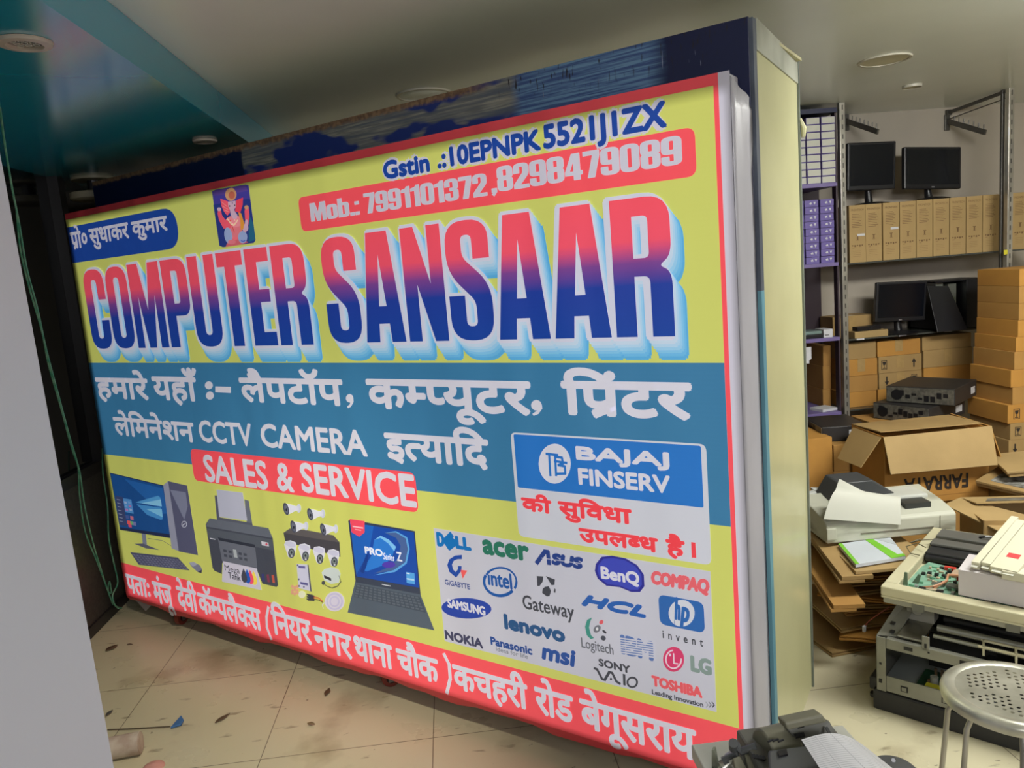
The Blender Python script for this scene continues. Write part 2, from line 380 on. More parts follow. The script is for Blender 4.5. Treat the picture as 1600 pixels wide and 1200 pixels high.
# seated elephant-headed figure on a picture card
def fig():
    f = zf(320, 280, 10); L = 5
    card = [(118, 190), (175, 165), (640, 85), (690, 95), (800, 950), (770, 995), (290, 1062), (235, 1040)]
    art.poly(card, RGB(70, 62, 150), 4, f)
    art.poly([(140, 400), (715, 300), (800, 950), (770, 995), (290, 1062), (235, 1040)], RGB(44, 58, 130), 4.5, f)
    art.poly([(700, 560), (770, 700), (800, 950), (690, 980)], RGB(40, 100, 130), 4.7, f)
    art.poly([(130, 185), (640, 95), (680, 180), (420, 230), (150, 260)], RGB(95, 70, 150), 4.7, f)
    P = RGB(225, 120, 130); PK = RGB(240, 90, 110); G = RGB(205, 150, 110); W = RGB(150, 165, 205); LP = RGB(205, 170, 190)
    art.poly([(330, 1060), (370, 960), (480, 900), (620, 950), (690, 985), (560, 1025)], RGB(205, 100, 110), L, f)
    art.ell(480, 760, 110, 190, P, L, f); art.ell(470, 660, 140, 90, RGB(235, 140, 150), L + .3, f)
    for a in ([(215, 470), (255, 450), (275, 560), (330, 640), (420, 640), (420, 760), (300, 770), (230, 640), (210, 540)],
              [(640, 420), (690, 430), (705, 560), (690, 700), (640, 860), (590, 850), (640, 660), (630, 500)]): art.poly(a, PK, L + .4, f)
    art.ell(232, 470, 32, 30, LP, L + .6, f); art.ell(660, 440, 34, 32, G, L + .6, f); art.ell(640, 760, 48, 60, LP, L + .6, f); art.ell(660, 680, 26, 50, LP, L + .6, f)
    art.ell(375, 880, 62, 128, W, L + .7, f, -.15); art.ell(600, 905, 72, 95, W, L + .7, f); art.ell(430, 980, 60, 35, P, L + .8, f)
    art.line([(575, 960), (610, 975), (640, 955)], .004, RGB(70, 90, 190), L + 1.2, f)
    art.poly([(530, 520), (575, 530), (625, 690), (610, 780), (570, 800), (560, 640)], RGB(225, 150, 60), L + .8, f)
    art.poly([(250, 305), (375, 350), (400, 520), (360, 570), (310, 510), (270, 420)], PK, L + 1, f)
    art.poly([(500, 330), (605, 285), (600, 400), (560, 530), (480, 500)], RGB(235, 70, 90), L + 1, f)
    for a in ([(275, 360), (360, 430)], [(285, 420), (370, 470)], [(310, 480), (380, 510)]): art.line(a, .002, RGB(250, 170, 160), L + 1.2, f)
    art.ell(415, 240, 88, 100, G, L + 1.1, f); art.ell(430, 250, 50, 60, RGB(190, 100, 80), L + 1.3, f); art.ell(425, 160, 40, 25, RGB(215, 165, 110), L + 1.2, f)
    art.poly([(370, 350), (490, 335), (495, 430), (465, 480), (520, 560), (505, 620), (450, 615), (415, 560), (400, 480), (375, 430)], LP, L + 1.5, f)
    art.ell(397, 420, 9, 12, RGB(40, 30, 40), L + 1.9, f); art.ell(478, 408, 9, 12, RGB(40, 30, 40), L + 1.9, f)
    art.line([(430, 350), (440, 385), (450, 350)], .002, RGB(90, 80, 120), L + 1.9, f)
    art.line([(360, 620), (420, 700), (465, 720), (520, 640)], .005, RGB(240, 215, 170), L + 1.4, f)
    art.line([(400, 640), (460, 800), (470, 830)], .004, RGB(200, 70, 60), L + 1.4, f)
    for i in range(5): art.ell(385 + i * 30, 640 + (i % 3) * 30, 10, 9, RGB(240, 200, 190), L + 1.6, f)
fig()
# tax number, telephone numbers
zt2 = zf(480, 140, 2.5)
for lay, col, ft in ((4, WHT, .011), (5, DBL, .0035)):
    art.tx("Gstin", (297 - (lay == 4) * 4, 310), (480, 290), (337, 277), (337, 343), col, lay, zt2, 'G', ft)
    art.tx(".:10EPNPK", (510, 295), (914, 190), (655, 209), (655, 279), col, lay, zt2, 'E', ft)
    art.tx("5521J1ZX", (922, 190), (1406, 100), (1308, 66), (1312, 158), col, lay, zt2, 'Z', ft)
art.rrect((466, 309), (1089, 275), .025, RED, 4)
def hv(body, *a, **k):
    V, F = heavy(body); return art.fit(V, F, *a, **k)
hv("Mob.:", (12, 470), (208, 480), (30, 443), (34, 513), WHT, 5, zt2, ref=(0, 1), fat=.0012)
hv("7991101372", (222, 430), (704, 380), (245, 404), (247, 482), WHT, 5, zt2, ref=(0, 1), fat=.0012)
hv(",8298479089", (722, 400), (1465, 240), (1430, 184), (1432, 294), WHT, 5, zt2, ref=(0, 1), fat=.0012)
# the shop's name, letters raised on a pale blue block shadow
z5 = zf(480, 290, 2.5)
for body, a in (("COMPUTER", ((163 / 4 + 90, 270 + 660 / 4), (492, 538), (90 + 1240 / 4, 270 + 471 / 4), (90 + 1310 / 4, 270 + 1079 / 4))),
                ("SANSAAR", ((503, 402), (1056, 520), (480 + 830 / 2.5, 290 + 107 / 2.5), (480 + 830 / 2.5, 290 + 600 / 2.5)))):
    V, F = heavy(body, .042)
    steps = [(1.0, (88, 166, 212)), (.84, (104, 176, 218)), (.68, (124, 186, 222)), (.52, (146, 194, 224)), (.36, (168, 200, 224)), (.2, (186, 204, 222)), (.0, (200, 202, 218))]
    for i, (k, c) in enumerate(steps):
        art.fit(V, F, *a, RGB(*c), 4 + i * 1.0, ref=(0, 1), fat=.011 if i else .013, dx=.034 * k, dz=-.050 * k, n=10)
    art.fit(V, F, *a, (1, 1, 1, 1), 12, ref=(0, 1), mi=1)
# blue band: what the shop sells
z2 = zf(130, 550, 3.077); z3 = zf(560, 540, 2.6667)
fw = .0055
art.dv(["हमारे"], (58, 130), (308, 130), (213, 131), (210, 221), LW, 5, z2, fw)
art.dv(["यहाँ"], (330, 130), (550, 130), (541, 127), (541, 232), LW, 5, z2, fw)
art.ell(606, 160, 19, 19, LW, 5, z2); art.ell(611, 209, 19, 20, LW, 5, z2); art.poly([(637, 165), (712, 167), (712, 197), (637, 193)], LW, 5, z2)
art.dv(["लैपटॉप"], (750, 140), (1247, 140), (1235, 138), (1238, 253), LW, 5, z2, fw)
art.ell(1283, 222, 18, 20, LW, 5, z2); art.poly([(1285, 225), (1301, 222), (1302, 240), (1290, 262), (1276, 270), (1270, 262), (1285, 250)], LW, 5.3, z2)
art.dv(["क", ('h', 'म', .66), ('h', 'प', .62), "यूटर"], (32, 155), (718, 160), (455, 152), (455, 272), LW, 5, z3, .0060)
art.ell(743, 248, 22, 22, LW, 5, z3); art.poly([(745, 250), (766, 245), (768, 262), (752, 284), (732, 292), (726, 284), (746, 270)], LW, 5.3, z3)
art.dv(["िप", ('r', -.09, .17), "ंटर"], (843, 160), (1390, 165), (1045, 158), (1045, 287), LW, 5, z3, .0065)
art.dv(["लेिमनेशन"], (146, 330), (530, 345), (512, 343), (515, 429), LW, 5, z2, .0040)
art.tx("CCTV", (558, 380), (812, 390), (695, 340), (735, 443), LW, 5, z2, 'T', .0032)
art.tx("CAMERA", (855, 400), (1370, 490), (1130, 366), (1122, 475), LW, 5, z2, 'E', .0036)
art.dv(["इ", ('h', 'त', .70), "यािद"], (108, 380), (542, 400), (372, 386), (372, 488), LW, 5, z3, .0055)
# red pill
art.rrect((297.4, 701), (655, 801), .03, RED, 5)
art.tx("SALES", (584, 560), (888, 600), (722, 512), (740, 637), LW, 6, z2, 'E', .0040)
art.tx("&", (930, 600), (1010, 600), (955, 532), (955, 668), LW, 6, z2, None, .0040)
art.tx("SERVICE", (1047, 600), (1598, 650), (1560, 592), (1565, 737), LW, 6, z2, 'E', .0045)

# ---- printed pictures
z4 = zf(150, 720, 5.333)
G1 = RGB(84, 86, 108); G2 = RGB(150, 152, 168); G3 = RGB(60, 62, 78)
art.poly([(118, 98), (570, 205), (634, 645), (203, 572)], RGB(35, 50, 90), 4, z4)
art.poly([(124, 106), (566, 212), (628, 612), (202, 552)], RGB(30, 78, 140), 5, z4)
art.poly([(240, 150), (560, 230), (600, 440), (560, 440), (400, 300)], RGB(38, 96, 165), 5.3, z4)
art.poly([(330, 345), (520, 290), (540, 305), (545, 380)], RGB(80, 150, 205), 5.6, z4)
art.poly([(340, 360), (545, 390), (560, 485), (545, 492), (430, 450)], RGB(70, 140, 200), 5.6, z4)
art.poly([(380, 352), (545, 320), (552, 380)], RGB(130, 190, 225), 5.9, z4); art.poly([(420, 400), (552, 400), (560, 470)], RGB(120, 185, 222), 5.9, z4)
art.poly([(165, 290), (226, 302), (262, 545), (200, 532)], RGB(60, 70, 110), 5.6, z4)
for i in range(7): art.line([(178 + i * 4, 320 + i * 30), (205 + i * 4, 326 + i * 30)], .003, RGB(140, 150, 175), 6, z4)
art.poly([(228, 310), (298, 322), (318, 440), (248, 425)], RGB(80, 140, 200), 5.9, z4)
for i in range(3):
    for j in range(2): art.poly([(236 + j * 32 + i * 6, 335 + i * 30), (258 + j * 32 + i * 6, 339 + i * 30), (262 + j * 32 + i * 6, 358 + i * 30), (240 + j * 32 + i * 6, 354 + i * 30)], (RGB(150, 175, 215), RGB(110, 160, 215), RGB(170, 120, 180))[(i + j) % 3], 6.2, z4)
for a, c in (((250, 450), (70, 90, 150)), ((288, 458), (200, 110, 130)), ((262, 495), (225, 90, 90)), ((288, 500), (110, 170, 120)), ((272, 520), (215, 80, 110)), ((310, 505), (120, 120, 170))):
    art.poly([a, (a[0] + 26, a[1] + 4), (a[0] + 30, a[1] + 36), (a[0] + 4, a[1] + 30)], RGB(*c), 6.2, z4)
art.poly([(200, 554), (630, 614), (634, 645), (203, 574)], RGB(40, 48, 78), 5.3, z4)
art.poly([(383, 598), (418, 604), (430, 722), (395, 716)], RGB(120, 125, 145), 4.5, z4)
art.poly([(322, 690), (395, 688), (425, 700), (532, 742), (420, 728)], RGB(90, 92, 108), 4.8, z4)
art.line([(432, 645), (560, 665), (635, 712)], .002, G1, 4.2, z4)
art.poly([(565, 202), (605, 168), (695, 750), (635, 728)], RGB(146, 148, 168), 6.5, z4)
art.poly([(605, 168), (764, 205), (854, 785), (692, 752)], RGB(84, 86, 112), 6.5, z4)
art.poly([(622, 240), (752, 262), (768, 380), (740, 490)], RGB(120, 124, 148), 6.9, z4)
art.ell(740, 527, 23, 28, RGB(190, 192, 208), 7, z4); art.ell(740, 527, 18, 23, RGB(84, 86, 112), 7.3, z4); art.line([(728, 535), (750, 520)], .004, RGB(190, 192, 208), 7.6, z4)
art.poly([(288, 760), (685, 805), (784, 912), (360, 865)], RGB(78, 80, 104), 5, z4)
for r in range(5):
    a = (306 + r * 15, 777 + r * 18); b = (690 + r * 20, 822 + r * 18)
    for k in range(14):
        s0 = k / 14 + .01; s1 = (k + 1) / 14 - .015
        p = lambda s, dy: (a[0] + (b[0] - a[0]) * s + dy * .8, a[1] + (b[1] - a[1]) * s + dy)
        art.poly([p(s0, 0), p(s1, 0), p(s1, 11), p(s0, 11)], RGB(112, 114, 138), 5.5, z4)
art.poly([(778, 848), (815, 840), (870, 870), (888, 905), (878, 930), (850, 925), (800, 880)], RGB(120, 122, 142), 5, z4)
art.poly([(778, 848), (815, 840), (850, 860), (812, 882)], RGB(155, 157, 175), 5.4, z4); art.poly([(850, 925), (888, 905), (882, 935)], RGB(60, 60, 78), 5.4, z4)
# printer picture
art.poly([(992, 288), (1010, 288), (1035, 470), (1012, 500)], G1, 4.5, z4); art.poly([(1240, 320), (1276, 332), (1310, 550), (1262, 545)], RGB(104, 108, 122), 4.5, z4)
art.poly([(1008, 238), (1226, 264), (1264, 498), (1030, 466)], RGB(176, 178, 196), 5.2, z4)
art.poly([(1015, 466), (1305, 518), (1312, 552), (1018, 522)], RGB(86, 90, 104), 5.5, z4)
art.poly([(918, 528), (950, 478), (1440, 560), (1476, 642), (1520, 1035), (1508, 1050), (1390, 1022), (1340, 900), (1055, 850), (1052, 942), (990, 915), (975, 890)], RGB(70, 74, 86), 5, z4)
art.poly([(950, 478), (1440, 560), (1476, 642), (918, 545)], RGB(98, 104, 116), 5.8, z4)
art.poly([(930, 560), (1474, 655), (1484, 745), (940, 640)], RGB(84, 90, 100), 5.6, z4)
art.poly([(1018, 636), (1328, 696), (1348, 890), (1055, 836)], RGB(102, 106, 118), 6.2, z4); art.poly([(1018, 636), (1328, 696), (1332, 722), (1030, 662)], RGB(50, 54, 66), 6.5, z4)
for i in range(5):
    for j in range(2):
        if i != 2: art.poly([(1065 + i * 42 + j * 5, 735 + i * 8 + j * 40), (1092 + i * 42 + j * 5, 740 + i * 8 + j * 40), (1094 + i * 42 + j * 5, 762 + i * 8 + j * 40), (1067 + i * 42 + j * 5, 757 + i * 8 + j * 40)], RGB(70, 74, 86), 6.6, z4)
art.poly([(1145, 735), (1172, 740), (1185, 808), (1156, 802)], RGB(170, 176, 180), 6.9, z4)
art.line([(955, 645), (997, 653)], .004, RGB(200, 200, 212), 6.8, z4)
art.poly([(1380, 668), (1440, 680), (1446, 712), (1386, 702)], RGB(200, 196, 206), 6.6, z4); art.ell(1425, 694, 9, 10, RGB(200, 80, 100), 6.9, z4)
for i, c in enumerate(((60, 62, 120), (130, 60, 84), (190, 88, 74))): art.poly([(1383 + i * 42, 942 + i * 4), (1402 + i * 42, 940 + i * 4), (1412 + i * 42, 1005 + i * 6), (1392 + i * 42, 1002 + i * 6)], RGB(*c), 6.6, z4)
art.poly([(1062, 834), (1345, 895), (1384, 1076), (1054, 1004)], RGB(198, 194, 210), 7, z4)
art.tx("Mega", (1078, 890), (1202, 920), (1085, 864), (1085, 910), RGB(50, 50, 62), 8, z4, 'M', .0)
art.tx("Tank", (1110, 960), (1212, 985), (1125, 928), (1127, 978), RGB(50, 50, 62), 8, z4, 'T', .0005)
for i, (x, y, c) in enumerate(((1240, 955, (70, 70, 84)), (1268, 962, (40, 90, 180)), (1294, 968, (235, 80, 110)), (1322, 975, (236, 212, 90)))):
    art.poly([(x - 6, y - 62), (x + 10, y - 30), (x + 24, y + 10), (x + 26, y + 38), (x + 14, y + 58), (x - 4, y + 56), (x - 20, y + 34), (x - 24, y), (x - 16, y - 34)], RGB(*c), 8 - i * .2, z4)
# camera kit picture
zc = zf(420, 770, 5.714)
for cx, cy in ((157, 142), (372, 190), (222, 300), (487, 325)):
    f = (lambda cx, cy: lambda x, y: zc(cx + x, cy + y))(cx, cy)
    art.ell(115, -5, 20, 38, RGB(196, 200, 220), 6, f); art.poly([(55, -25), (115, -25), (118, 15), (60, 22)], RGB(210, 212, 228), 6.3, f)
    art.poly([(-12, -52), (60, -35), (95, -22), (98, 12), (60, 30), (15, 55)], RGB(216, 218, 232), 6.6, f)
    art.ell(2, 0, 24, 56, RGB(70, 74, 92), 7, f, -.25); art.ell(4, 2, 15, 40, RGB(104, 108, 124), 7.3, f, -.25); art.ell(6, 8, 8, 15, RGB(40, 42, 54), 7.6, f)
art.poly([(135, 355), (190, 318), (330, 330), (580, 378), (635, 440), (380, 400)], RGB(92, 88, 90), 5, zc)
art.poly([(135, 355), (380, 400), (635, 440), (642, 570), (380, 500), (150, 430)], RGB(72, 70, 76), 5.2, zc)
for cx, cy in ((200, 500), (325, 528), (455, 552), (583, 578)):
    f = (lambda cx, cy: lambda x, y: zc(cx + x, cy + y))(cx, cy)
    art.poly([(-58, -40), (-45, -70), (0, -78), (48, -58), (52, -25), (35, 60), (8, 84), (-22, 70), (-38, 20)], RGB(214, 214, 230), 7, f)
    art.ell(-2, -42, 48, 24, RGB(196, 196, 216), 7.3, f, .3)
    art.ell(8, 36, 30, 44, RGB(80, 84, 92), 7.6, f); art.ell(8, 30, 18, 24, RGB(130, 140, 140), 7.9, f); art.ell(8, 30, 9, 12, RGB(50, 54, 62), 8.2, f); art.ell(10, 62, 9, 7, RGB(210, 210, 220), 8.2, f)
art.poly([(252, 632), (358, 640), (386, 878), (270, 848)], RGB(196, 196, 218), 6, zc); art.poly([(350, 640), (360, 640), (388, 880), (374, 876)], RGB(80, 80, 100), 6.4, zc)
art.poly([(268, 648), (328, 654), (330, 674), (270, 668)], RGB(100, 96, 150), 6.4, zc); art.poly([(284, 792), (352, 805), (354, 826), (288, 814)], RGB(90, 88, 140), 6.4, zc)
for q in ((262, 645), (275, 830), (318, 838), (272, 770)): art.ell(q[0], q[1], 7, 9, RGB(90, 90, 110), 6.6, zc)
art.poly([(475, 710), (500, 680), (560, 660), (625, 680), (645, 720), (630, 800), (560, 812), (500, 780)], RGB(196, 206, 204), 6, zc)
art.poly([(496, 732), (560, 760), (562, 785), (500, 758)], RGB(50, 52, 64), 6.4, zc)
art.line([(632, 740), (648, 790), (620, 830), (570, 848), (520, 830), (490, 800)], .003, RGB(60, 64, 70), 6.4, zc); art.ell(492, 802, 16, 18, RGB(70, 74, 78), 6.8, zc)
for i in range(9): art.ell(215 + (i % 3) * 22, 835 + (i // 3) * 28 + (i % 2) * 8, 13, 15, RGB(214, 160, 130), 6 + i * .03, zc)
art.ell(300, 905, 32, 32, RGB(218, 220, 190), 5.8, zc)
for i in range(8): art.line([(345 + (i % 3) * 10, 905 + i * 7), (395 + (i % 2) * 14, 915 + i * 6)], .006, RGB(60, 60, 72), 6 + i * .05, zc)
for i in range(3): art.line([(405, 925 + i * 12), (450, 935 + i * 10), (485, 965 + i * 5)], .003, (RGB(190, 60, 60), RGB(220, 140, 60), RGB(60, 60, 60))[i], 6.5, zc)
for k in range(5): art.ell(592, 968, 88 - k * 14, 88 - k * 13, RGB(*((206, 200, 220), (190, 184, 208))[k % 2]), 6 + k * .3, zc)
art.line([(505, 975), (480, 1000), (490, 1030)], .003, RGB(200, 200, 215), 6, zc)
# laptop picture
art.poly([(713, 248), (735, 238), (1306, 340), (1358, 905), (778, 790)], RGB(52, 62, 88), 5, zc)
art.poly([(728, 262), (1298, 350), (1345, 845), (788, 745)], RGB(28, 74, 164), 5.5, zc)
art.poly([(728, 262), (940, 295), (900, 520), (800, 700), (786, 740)], RGB(34, 96, 184), 5.7, zc)
art.poly([(1040, 355), (1140, 345), (1230, 400), (1250, 500), (1225, 620), (1120, 690), (940, 720), (1080, 660), (1160, 580), (1180, 470), (1140, 400)], RGB(70, 96, 150), 5.9, zc)
art.poly([(1040, 355), (1140, 340), (1240, 395), (1262, 500), (1235, 630), (1130, 705), (940, 735), (1120, 688), (1222, 618), (1246, 500), (1226, 405), (1140, 352)], RGB(90, 160, 220), 6.1, zc)
art.poly([(945, 420), (1000, 385), (1070, 420), (1130, 480), (1110, 560), (1040, 640), (880, 700), (840, 690), (920, 560)], RGB(44, 118, 205), 6.0, zc)
art.poly([(945, 420), (1000, 380), (1075, 415), (1140, 480), (1125, 520), (1070, 450), (1000, 400)], RGB(120, 185, 235), 6.3, zc)
art.ell(1075, 640, 60, 28, RGB(80, 60, 170), 6.3, zc); art.poly([(820, 700), (870, 560), (900, 520), (880, 640), (850, 720)], RGB(24, 60, 140), 6.3, zc)
art.poly([(728, 232), (860, 250), (860, 352), (812, 390), (745, 350)], RGB(236, 76, 100), 7, zc)
art.line([(755, 298), (845, 312)], .005, RGB(250, 190, 200), 7.3, zc); art.line([(778, 325), (828, 333)], .003, RGB(250, 180, 190), 7.3, zc)
art.tx("PRO", (862, 515), (1022, 540), (875, 482), (880, 538), RGB(222, 226, 240), 7, zc, 'P', .0018)
art.tx("Series", (1025, 570), (1128, 600), (1040, 535), (1045, 592), RGB(222, 226, 240), 7, zc, 'S', .0005, shear=.3)
art.tx("Z", (1145, 560), (1195, 590), (1170, 528), (1170, 608), RGB(222, 226, 240), 7, zc, None, .0009)
art.poly([(1230, 704), (1305, 716), (1308, 815), (1236, 802)], RGB(84, 160, 222), 6.6, zc); art.line([(1240, 765), (1300, 775)], .006, RGB(170, 205, 235), 6.9, zc); art.line([(1235, 715), (1260, 720)], .004, RGB(210, 225, 240), 6.9, zc)
art.poly([(776, 790), (1355, 900), (1482, 1225), (708, 1066)], RGB(80, 92, 106), 5.7, zc)
art.poly([(780, 748), (1350, 848), (1358, 905), (776, 795)], RGB(58, 66, 84), 5.9, zc); art.line([(1015, 815), (1090, 830)], .003, RGB(200, 205, 215), 6.4, zc)
art.poly([(788, 812), (1350, 925), (1408, 1068), (762, 925)], RGB(66, 76, 90), 6.1, zc)
for r in range(5):
    a = (788 - r * 6, 818 + r * 22); b = (1346 + r * 12, 930 + r * 27)
    for k in range(15):
        s0 = k / 15 + .008; s1 = (k + 1) / 15 - .012
        p = lambda s, dy: (a[0] + (b[0] - a[0]) * s, a[1] + (b[1] - a[1]) * s + dy)
        art.poly([p(s0, 0), p(s1, 0), p(s1, 15), p(s0, 15)], RGB(88, 98, 110), 6.5, zc)
# finance card
S_tl, S_br = (798, 675), (1112, 883)
art.rrect(S_tl, S_br, .02, RGB(196, 198, 208), 5)
art.rrect((803, 678), (1100, 793), .006, RGB(40, 112, 190), 6)
art.ell(820, 491, 67, 83, RGB(206, 206, 218), 7, z3)
for pts in ([(785, 450), (832, 455)], [(797, 455), (802, 540)], [(820, 480), (870, 488)], [(822, 462), (826, 540)], [(822, 462), (850, 466), (855, 490), (835, 497)], [(835, 497), (862, 502), (864, 532), (828, 533)]):
    art.line(pts, .0075, RGB(40, 112, 190), 7.5, z3)
art.tx("BAJAJ", (908, 455), (1298, 490), (1285, 448), (1285, 517), LW, 7, z3, 'J', .0032)
art.tx("FINSERV", (918, 545), (1302, 590), (930, 513), (930, 575), LW, 7, z3, 'F', .0027)
art.dv(["की"], (680, 640), (806, 655), (795, 648), (797, 696), RGB(232, 66, 76), 7, z3, .0030)
art.dv(["सुिवधा"], (833, 660), (1140, 690), (1130, 685), (1132, 740), RGB(232, 66, 76), 7, z3, .0030)
z6 = zf(660, 800, 3.3333)
art.dv(["उपल", ('h', 'ब', .70), "ध"], (815, 90), (1228, 140), (1215, 140), (1218, 205), RGB(232, 66, 76), 7, z6, .0030)
art.dv(["है"], (1268, 150), (1368, 160), (1340, 153), (1340, 225), RGB(232, 66, 76), 7, z6, .0030)
art.poly([(1402, 155), (1424, 158), (1428, 238), (1405, 236)], RGB(232, 66, 76), 7, z6)
# brand marks
art.rrect((678, 824.6), (1120, 1112), .0, RGB(190, 190, 202), 4.5)
B = RGB(24, 84, 158); DB = RGB(36, 62, 130); BK = RGB(64, 66, 76)
art.tx("D", (76, 140), (118, 150), (90, 103), (90, 178), RGB(20, 110, 180), 6, z6, None, .0040)
art.line([(122, 148), (152, 118)], .02, RGB(20, 110, 180), 6, z6); art.line([(132, 168), (160, 142)], .02, RGB(20, 110, 180), 6.1, z6); art.line([(142, 182), (175, 156)], .02, RGB(20, 110, 180), 6.2, z6); art.line([(120, 148), (144, 184)], .02, RGB(20, 110, 180), 6.3, z6)
art.tx("LL", (172, 140), (258, 190), (180, 122), (182, 190), RGB(20, 110, 180), 6, z6, None, .0040)
art.tx("acer", (315, 190), (558, 210), (530, 180), (530, 246), RGB(40, 112, 92), 6, z6, 'r', .0045)
art.line([(598, 263), (640, 205), (655, 207), (662, 268)], .014, DB, 6, z6)
art.tx("SUS", (672, 240), (840, 270), (690, 212), (690, 275), DB, 6, z6, None, .0040, shear=.15); art.line([(625, 238), (840, 268)], .002, RGB(190, 190, 202), 7.5, z6)
art.poly([(208, 222), (172, 226), (142, 246), (132, 275), (142, 310), (178, 340), (205, 305), (206, 280), (188, 280), (188, 296), (176, 312), (162, 298), (156, 272), (166, 252), (186, 244), (208, 244)], RGB(30, 72, 160), 6, z6)
art.poly([(200, 300), (236, 304), (212, 346)], RGB(232, 90, 90), 6, z6)
art.tx("GIGABYTE", (120, 370), (249, 390), (182, 362), (184, 388), DB, 6, z6, 'A', .0005)
ring = lambda cx, cy, a, b, t0, t1, n: [(cx + a * cos(t0 + (t1 - t0) * i / n), cy + b * sin(t0 + (t1 - t0) * i / n)) for i in range(n + 1)]
art.line(ring(408, 362, 84, 73, -2.6, -.05, 16), .0065, B, 6, z6); art.line(ring(408, 362, 84, 73, 0, .45, 4), .008, B, 6.6, z6); art.line(ring(408, 360, 84, 74, .75, 3.55, 18), .010, B, 7, z6)
art.tx("intel", (343, 350), (470, 380), (456, 322), (460, 398), B, 6, z6, 'l', .0018)
for q in ([(598, 332), (632, 334), (628, 362), (612, 385), (600, 383)], [(645, 332), (692, 350), (690, 378), (675, 380)], [(640, 388), (660, 385), (672, 410), (664, 436), (650, 438), (626, 420), (628, 400)], [(690, 395), (696, 402), (694, 420), (686, 416)]): art.poly(q, BK, 6, z6)
art.tx("Gateway", (524, 470), (792, 520), (545, 433), (545, 503), BK, 6, z6, 'G', .0008)
bq = [(905, 270), (935, 232), (990, 226), (1060, 240), (1120, 275), (1155, 325), (1158, 385), (1135, 415), (1090, 415), (1030, 390), (960, 382), (915, 345), (900, 305)]
art.poly(bq, RGB(44, 44, 140), 6, z6); art.poly([(1030 + (x - 1030) * .9, 320 + (y - 320) * .88) for x, y in bq], RGB(60, 70, 175), 6.5, z6)
art.tx("BenQ", (932, 320), (1134, 370), (950, 286), (950, 343), LW, 8, z6, 'B', .0023)
art.tx("COMPAQ", (1192, 340), (1498, 400), (1285, 322), (1285, 383), RGB(220, 96, 106), 6, z6, 'M', .0032, shear=.15)
art.ell(232, 500, 130, 54, RGB(36, 66, 160), 6, z6, .04); art.tx("SAMSUNG", (134, 490), (330, 515), (245, 475), (248, 518), LW, 7, z6, 'S', .0018)
art.tx("HCL", (828, 460), (1168, 530), (850, 433), (845, 482), RGB(40, 92, 168), 6, z6, 'H', .0040, shear=.35)
art.rrect((1029, 928), (1102, 989), .02, RGB(44, 98, 168), 6); art.ell(1352, 525, 68, 70, RGB(200, 202, 212), 7, z6, .1)
art.line([(1330, 455), (1312, 585)], .001, B, 7.4, z6)
art.tx("h", (1312, 500), (1350, 560), (1335, 442), (1335, 562), RGB(44, 98, 168), 8, z6, None, .0027, shear=.25); art.tx("p", (1340, 530), (1396, 560), (1370, 492), (1360, 606), RGB(44, 98, 168), 8, z6, None, .0027, shear=.25)
art.tx("invent", (1253, 640), (1463, 680), (1340, 645), (1340, 672), BK, 6, z6, 'n', .0005, space=1.9)
art.tx("lenovo", (427, 570), (745, 640), (440, 536), (440, 603), RGB(36, 82, 130), 6, z6, 'l', .0040)
art.tx("NOKIA", (120, 640), (317, 680), (180, 630), (180, 672), RGB(60, 62, 92), 6, z6, 'K', .0023)
art.tx("Panasonic", (357, 670), (573, 710), (372, 652), (372, 690), RGB(30, 70, 140), 6, z6, 'P', .0016)
art.tx("ideas for life", (386, 720), (551, 750), (470, 722), (470, 742), RGB(130, 132, 142), 6, z6, 'i', .0004)
art.tx("msi", (622, 740), (803, 770), (650, 712), (650, 765), RGB(38, 78, 150), 6, z6, 'm', .0036, shear=.15)
art.poly([(885, 548), (860, 560), (849, 595), (858, 640), (878, 660), (896, 655), (880, 640), (870, 600), (876, 570)], RGB(60, 140, 128), 6, z6)
for q, c in (((934, 572, 10, 12), (214, 90, 100)), ((912, 607, 16, 22), (110, 112, 122)), ((950, 622, 13, 6), (60, 60, 70)), ((944, 655, 14, 12), (70, 72, 84))): art.ell(*q, RGB(*c), 6, z6, .7)
art.ell(912, 607, 6, 9, RGB(220, 220, 228), 6.6, z6)
art.tx("Logitech", (830, 690), (997, 720), (985, 688), (985, 738), RGB(100, 102, 112), 6, z6, 'h', .0005)
art.tx("IBM", (1034, 680), (1204, 720), (1048, 645), (1050, 733), RGB(84, 112, 168), 6, z6, 'I', .0040)
for i in range(7): art.line([(1030, 655 + i * 12.0), (1210, 679 + i * 12.6)], .0045, RGB(190, 190, 202), 7.5, z6)
art.ell(1310, 765, 55, 65, RGB(206, 60, 106), 6, z6); art.line(ring(1310, 765, 40, 47, -.05, 4.6, 18), .004, RGB(225, 200, 215), 6.6, z6); art.line([(1310, 735), (1312, 785), (1332, 788)], .004, RGB(225, 200, 215), 7.6, z6); art.ell(1292, 742, 6, 7, RGB(225, 200, 215), 6.6, z6)
art.tx("LG", (1397, 780), (1509, 820), (1410, 752), (1410, 823), RGB(128, 146, 142), 6, z6, 'L', .0036)
art.tx("SONY", (920, 790), (1084, 815), (985, 778), (985, 813), BK, 6, z6, 'N', .0014)
art.line([(898, 812), (912, 818), (938, 868), (952, 872), (975, 832), (990, 836), (1012, 880), (1030, 892)], .008, BK, 6, z6); art.line([(1052, 846), (1054, 897)], .008, BK, 6, z6)
art.ell(1095, 885, 30, 30, BK, 6, z6); art.ell(1095, 885, 20, 20, RGB(190, 190, 202), 6.6, z6); art.ell(984, 868, 6, 7, BK, 6.5, z6)
art.tx("TOSHIBA", (1195, 870), (1460, 940), (1215, 856), (1217, 903), RGB(222, 92, 100), 6, z6, 'T', .0025)
